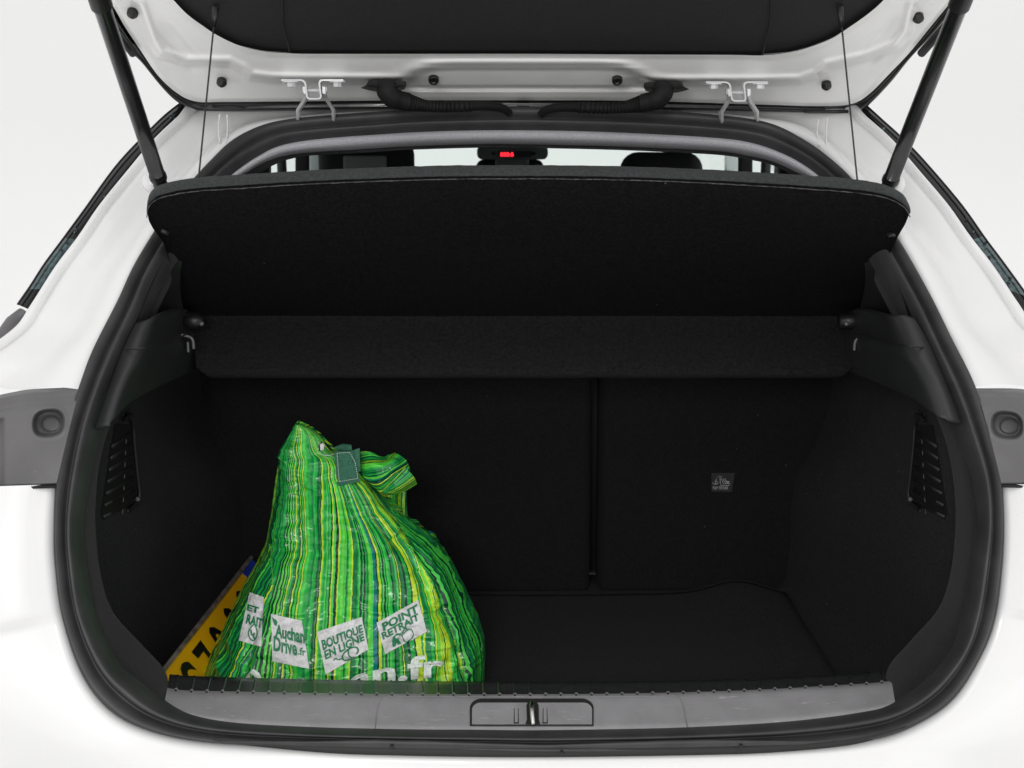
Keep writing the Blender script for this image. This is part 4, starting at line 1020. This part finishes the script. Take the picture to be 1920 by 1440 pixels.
def stripe_attr(o, uv):
    at = o.data.attributes.new('stripe', 'FLOAT_VECTOR', 'POINT')
    for i, q in enumerate(uv): at.data[i].vector = (q[0], q[1], q[2] if len(q) > 2 else .3)
bo = mesh('bag_body', V, F, bagm, bag); stripe_attr(bo, UV)
bvh_b = BVHTree.FromPolygons([tuple(v) for v in V], F)
# folded-over knot on the right of the neck: a pinched flap
def sheet(ctrl, nu, nv, lift_fn, uvdir, uv0, name, th=.0015):
    rows = [cr([Vector(c) for c in r], nu) for r in ctrl]
    rows = list(map(list, zip(*[cr([rows[i][k] for i in range(len(rows))], nv) for k in range(nu)])))
    UVs = []; out = []
    for j, r in enumerate(rows):
        o2 = []
        for i, q in enumerate(r):
            p = P(q.x, q.y, q.z); u, v = i/(nu-1), j/(nv-1)
            d = lift_fn(u, v) + .0022*noise.noise(p*55) + .0012*noise.noise(p*130)
            o2.append(p + Vector((0, -d, d*.3))); a_ = u*math.cos(uvdir) + v*math.sin(uvdir); UVs.append((uv0 + a_*.11, v))
        out.append(o2)
    ob = mesh(name, *grid(out), bagm, bag); stripe_attr(ob, UVs); solid(ob, th, 0); return ob
# rear lobe (behind), then main knot, then its dark underside
sheet([[(700,880,.47),(735,890,.475),(763,905,.475)],[(705,930,.47),(735,935,.475),(762,940,.475)],[(720,980,.46),(745,975,.465),(764,975,.47)]], 30, 30, lambda u, v: .006*math.sin(u*9), 0.1, .02, 'bag_fold')
sheet([[(676,846,.425),(695,848,.42),(716,857,.42),(728,853,.42),(741,849,.425)],
       [(676,862,.42),(695,866,.405),(722,872,.40),(742,868,.40),(760,862,.41)],
       [(677,885,.41),(694,896,.395),(716,902,.385),(742,890,.385),(768,880,.40)],
       [(690,905,.405),(702,914,.39),(715,922,.385),(736,912,.385),(762,899,.395)]], 60, 40, lambda u, v: .008*math.sin(v*math.pi)*math.sin(u*math.pi) + .003*math.sin(v*16 + u*5), 1.15, -.05, 'bag_knot')
sheet([[(718,918,.384),(738,898,.375),(760,876,.385)],[(720,925,.388),(745,912,.375),(776,894,.388)],[(722,928,.398),(752,924,.39),(782,907,.40)]], 30, 20, lambda u, v: .005*math.sin(v*math.pi), 1.4, .10, 'bag_fold')
# handle: green webbing sewn to the neck
webm = mat('green_webbing', (.065, .26, .165), .7, bump=[('wave', 900, .8, .0008), ('voronoi', 700, .7, .0008)], mottle=(500, .35))
thr = mat('pale_thread', (.55, .65, .60), .8, bump=[('noise', 600, .3, .0004)], mottle=(300, .2))
def bpt(px, py, lift):
    h, nn = hit(bvh_b, px, py, 0)
    if h is None: return P(px, py, .40)
    return h + (nn*.3 + (CAM - h).normalized()*.7)*lift
def quad_map(q, u, v):   # q: tl, tr, br, bl in photo pixels; v runs downwards
    (x0,y0),(x1,y1),(x2,y2),(x3,y3) = q
    return ((x0*(1-u)+x1*u)*(1-v) + (x3*(1-u)+x2*u)*v, (y0*(1-u)+y1*u)*(1-v) + (y3*(1-u)+y2*u)*v)
def decal(name, q, lift, m, parent, nu=28, nv=28, th=0):
    Yref = None; rows = []
    for j in range(nv):
        rows.append([bpt(*quad_map(q, i/(nu-1), j/(nv-1)), lift) for i in range(nu)])
    o = mesh(name, *grid(rows), m, parent)
    if th: solid(o, th, 0)
    return o
hl = [P(*quad_map([(630,847),(664,847),(676,905),(632,911)], 0, 0), .38)]
def handle_sheet(q, Y0, Y1, name, parent=bag, th=.0025):
    rows = []
    for j in range(12):
        rows.append([P(*quad_map(q, i/11, j/11), Y0 + (Y1-Y0)*j/11 - .002*math.sin(i/11*math.pi)) for i in range(12)])
    o = mesh(name, *grid(rows), webm, parent); solid(o, th, 0); return o
hy = bpt(655, 900, 0).y - .004
hA = handle_sheet([(627,846),(662,846),(675,903),(633,912)], hy + .012, hy, 'handle')
handle_sheet([(624,840),(642,833),(658,834),(660,848)], hy + .030, hy + .016, 'handle_loop')
handle_sheet([(657,846),(674,840),(675,884),(668,884)], hy + .016, hy + .010, 'handle_loop')
sq = [(632,850),(655,848),(666,866),(671,897),(636,903),(632,850)]
pts = lin([Vector((x, y, 0)) for x, y in sq], 44)
for k in range(0, 43):
    a0, b0 = pts[k], pts[k].lerp(pts[k+1], .62); 
    f = lambda p: P(p.x, p.y, hy + .012*(1 - (p.y-846)/62) - .0052)
    mesh('stitch', *tube([f(a0), f(b0)], .0006, 5), thr, hA)
# punched hand hole beside it with a glimpse of the pale lining
mesh('hand_hole', [bpt(x, y, .003) for x, y in [(598,846),(597,836),(603,829),(612,832),(619,840),(622,845)]], [(5,4,3,2,1,0)], gapm, bag, smooth=False)
mesh('bag_lining', [bpt(x, y, .0042) for x, y in [(601,845),(600,834),(605,831),(608,836),(607,845)]], [(4,3,2,1,0)], mat('white_lining', (.6,.6,.6), .5, mottle=(90, .1)), bag, smooth=False)
pts = [bpt(x, y, .004) for x, y in [(598,850),(606,853),(616,854),(627,852)]]; mesh('stitch', *tube(cr(pts, 12), .0006, 5), thr, bag)

# printed white panels
wl_ = mat('white_print', (.72, .72, .73), .42, bump=[('noise', 110, 1.0, .004), ('noise', 400, .5, .001)], mottle=(90, .2))
gi = mat('green_ink', (.006, .20, .075), .5, mottle=(220, .25)); wi = mat('worn_white_ink', (.72, .80, .74), .42, mottle=(240, .22), bump=[('noise', 300, .3, .001)])
Q1 = [(468.6,1110.6),(495,1120),(490,1213),(448,1201)]
Q2 = [(508,1151),(566,1164),(580,1254),(511,1240)]
Q3 = [(594,1185),(678,1157),(691,1217.5),(611,1265)]
Q4 = [(706,1168),(784,1125),(800.5,1184),(722,1227)]
LIFT = .0016
def letter(s, q, u0, u1, vb, vt, m, parent, bold=.02, shear=0, lift=.0027, name='lettering', warp=None):
    bm = text_mesh(s, bold, shear)
    for _ in range(2): bmesh.ops.subdivide_edges(bm, edges=[e for e in bm.edges if e.calc_length() > .06], cuts=1, use_grid_fill=False)
    bmesh.ops.triangulate(bm, faces=bm.faces[:])
    V, F = bm_vf(bm); bm.free(); out = []
    for v in V:
        u = u0 + (u1-u0)*v.x; vv = vb + (vt - vb)*v.y
        if warp: u, vv = warp(u, vv)
        out.append(bpt(*quad_map(q, u, vv), lift))
    return mesh(name, out, F, m, parent)
def symbol(q, pts, r, parent, lift=.0027, m=gi):
    return mesh('symbol', *tube(cr([bpt(*quad_map(q, u, v), lift) for u, v in pts], max(8, 3*len(pts))), r, 6), m, parent)
def blob(q, pts, parent, lift=.0027, m=gi):
    V = [bpt(*quad_map(q, u, v), lift) for u, v in pts]; c = sum(V, Vector())/len(V)
    return mesh('symbol', [c] + V, [(0, i+1, (i+1) % len(V) + 1) for i in range(len(V))], m, parent)
d1 = decal('printed_panel', Q1, LIFT, wl_, bag); letter('ET', Q1, .05, .75, .36, .24, gi, d1, .04); letter('RAIT', Q1, .15, 1.0, .62, .44, gi, d1, .04)
symbol(Q1, [(.58,.58),(.42,.68),(.36,.80),(.48,.91),(.66,.91),(.78,.82),(.74,.70),(.58,.58)], .0009, d1); symbol(Q1, [(.46,.72),(.5,.8),(.58,.82)], .0012, d1); symbol(Q1, [(.62,.76),(.6,.84),(.7,.88)], .0012, d1)
d2 = decal('printed_panel', Q2, LIFT, wl_, bag)
letter('Auchan', Q2, .10, 1.0, .46, .20, gi, d2, .035, .15); letter('Drive', Q2, .04, .72, .76, .46, gi, d2, .03, .1); letter('.fr', Q2, .74, .97, .74, .58, gi, d2, .02, .2)
blob(Q2, [(.03,.06),(.09,.09),(.16,.10),(.20,.16),(.16,.24),(.10,.22),(.06,.16)], d2)
d3 = decal('printed_panel', Q3, LIFT, wl_, bag)
letter('BOUTIQUE', Q3, .05, .97, .44, .22, gi, d3, .035); letter('EN LIGNE', Q3, .06, .96, .68, .48, gi, d3, .035)
symbol(Q3, [(.42,.80),(.52,.73),(.68,.72),(.78,.80),(.76,.92),(.62,.97),(.46,.93),(.42,.80)], .0011, d3); symbol(Q3, [(.58,.73),(.56,.85),(.62,.96)], .0008, d3); symbol(Q3, [(.43,.86),(.32,.82),(.28,.76),(.22,.78)], .0009, d3)
d4 = decal('printed_panel', Q4, LIFT, wl_, bag)
letter('POINT', Q4, .10, .95, .33, .10, gi, d4, .035); letter('RETRAIT', Q4, .04, .92, .56, .36, gi, d4, .035)
blob(Q4, [(.20,.92),(.22,.74),(.26,.64),(.36,.60),(.46,.66),(.42,.72),(.36,.74),(.38,.84),(.40,.94),(.33,.94),(.30,.82),(.26,.94)], d4)
symbol(Q4, [(.45,.72),(.66,.66),(.70,.90),(.50,.98),(.45,.72)], .0008, d4); symbol(Q4, [(.46,.66),(.58,.58),(.60,.66)], .0008, d4)
# large white lettering along the bottom, dipping behind the sill
QB = [(440,1240),(845,1240),(845,1290),(440,1290)]
def arcw(u, v): return u, v + interp([(0,.12),(.08,.28),(.16,.75),(.3,1.1),(.42,.95),(.50,.55),(.58,.22),(.7,.0),(.85,-.18),(1,-.30)], u)
letter('Auchan.fr', QB, .01, .97, .80, -.02, wi, bo, .03, warp=arcw, lift=.0022)
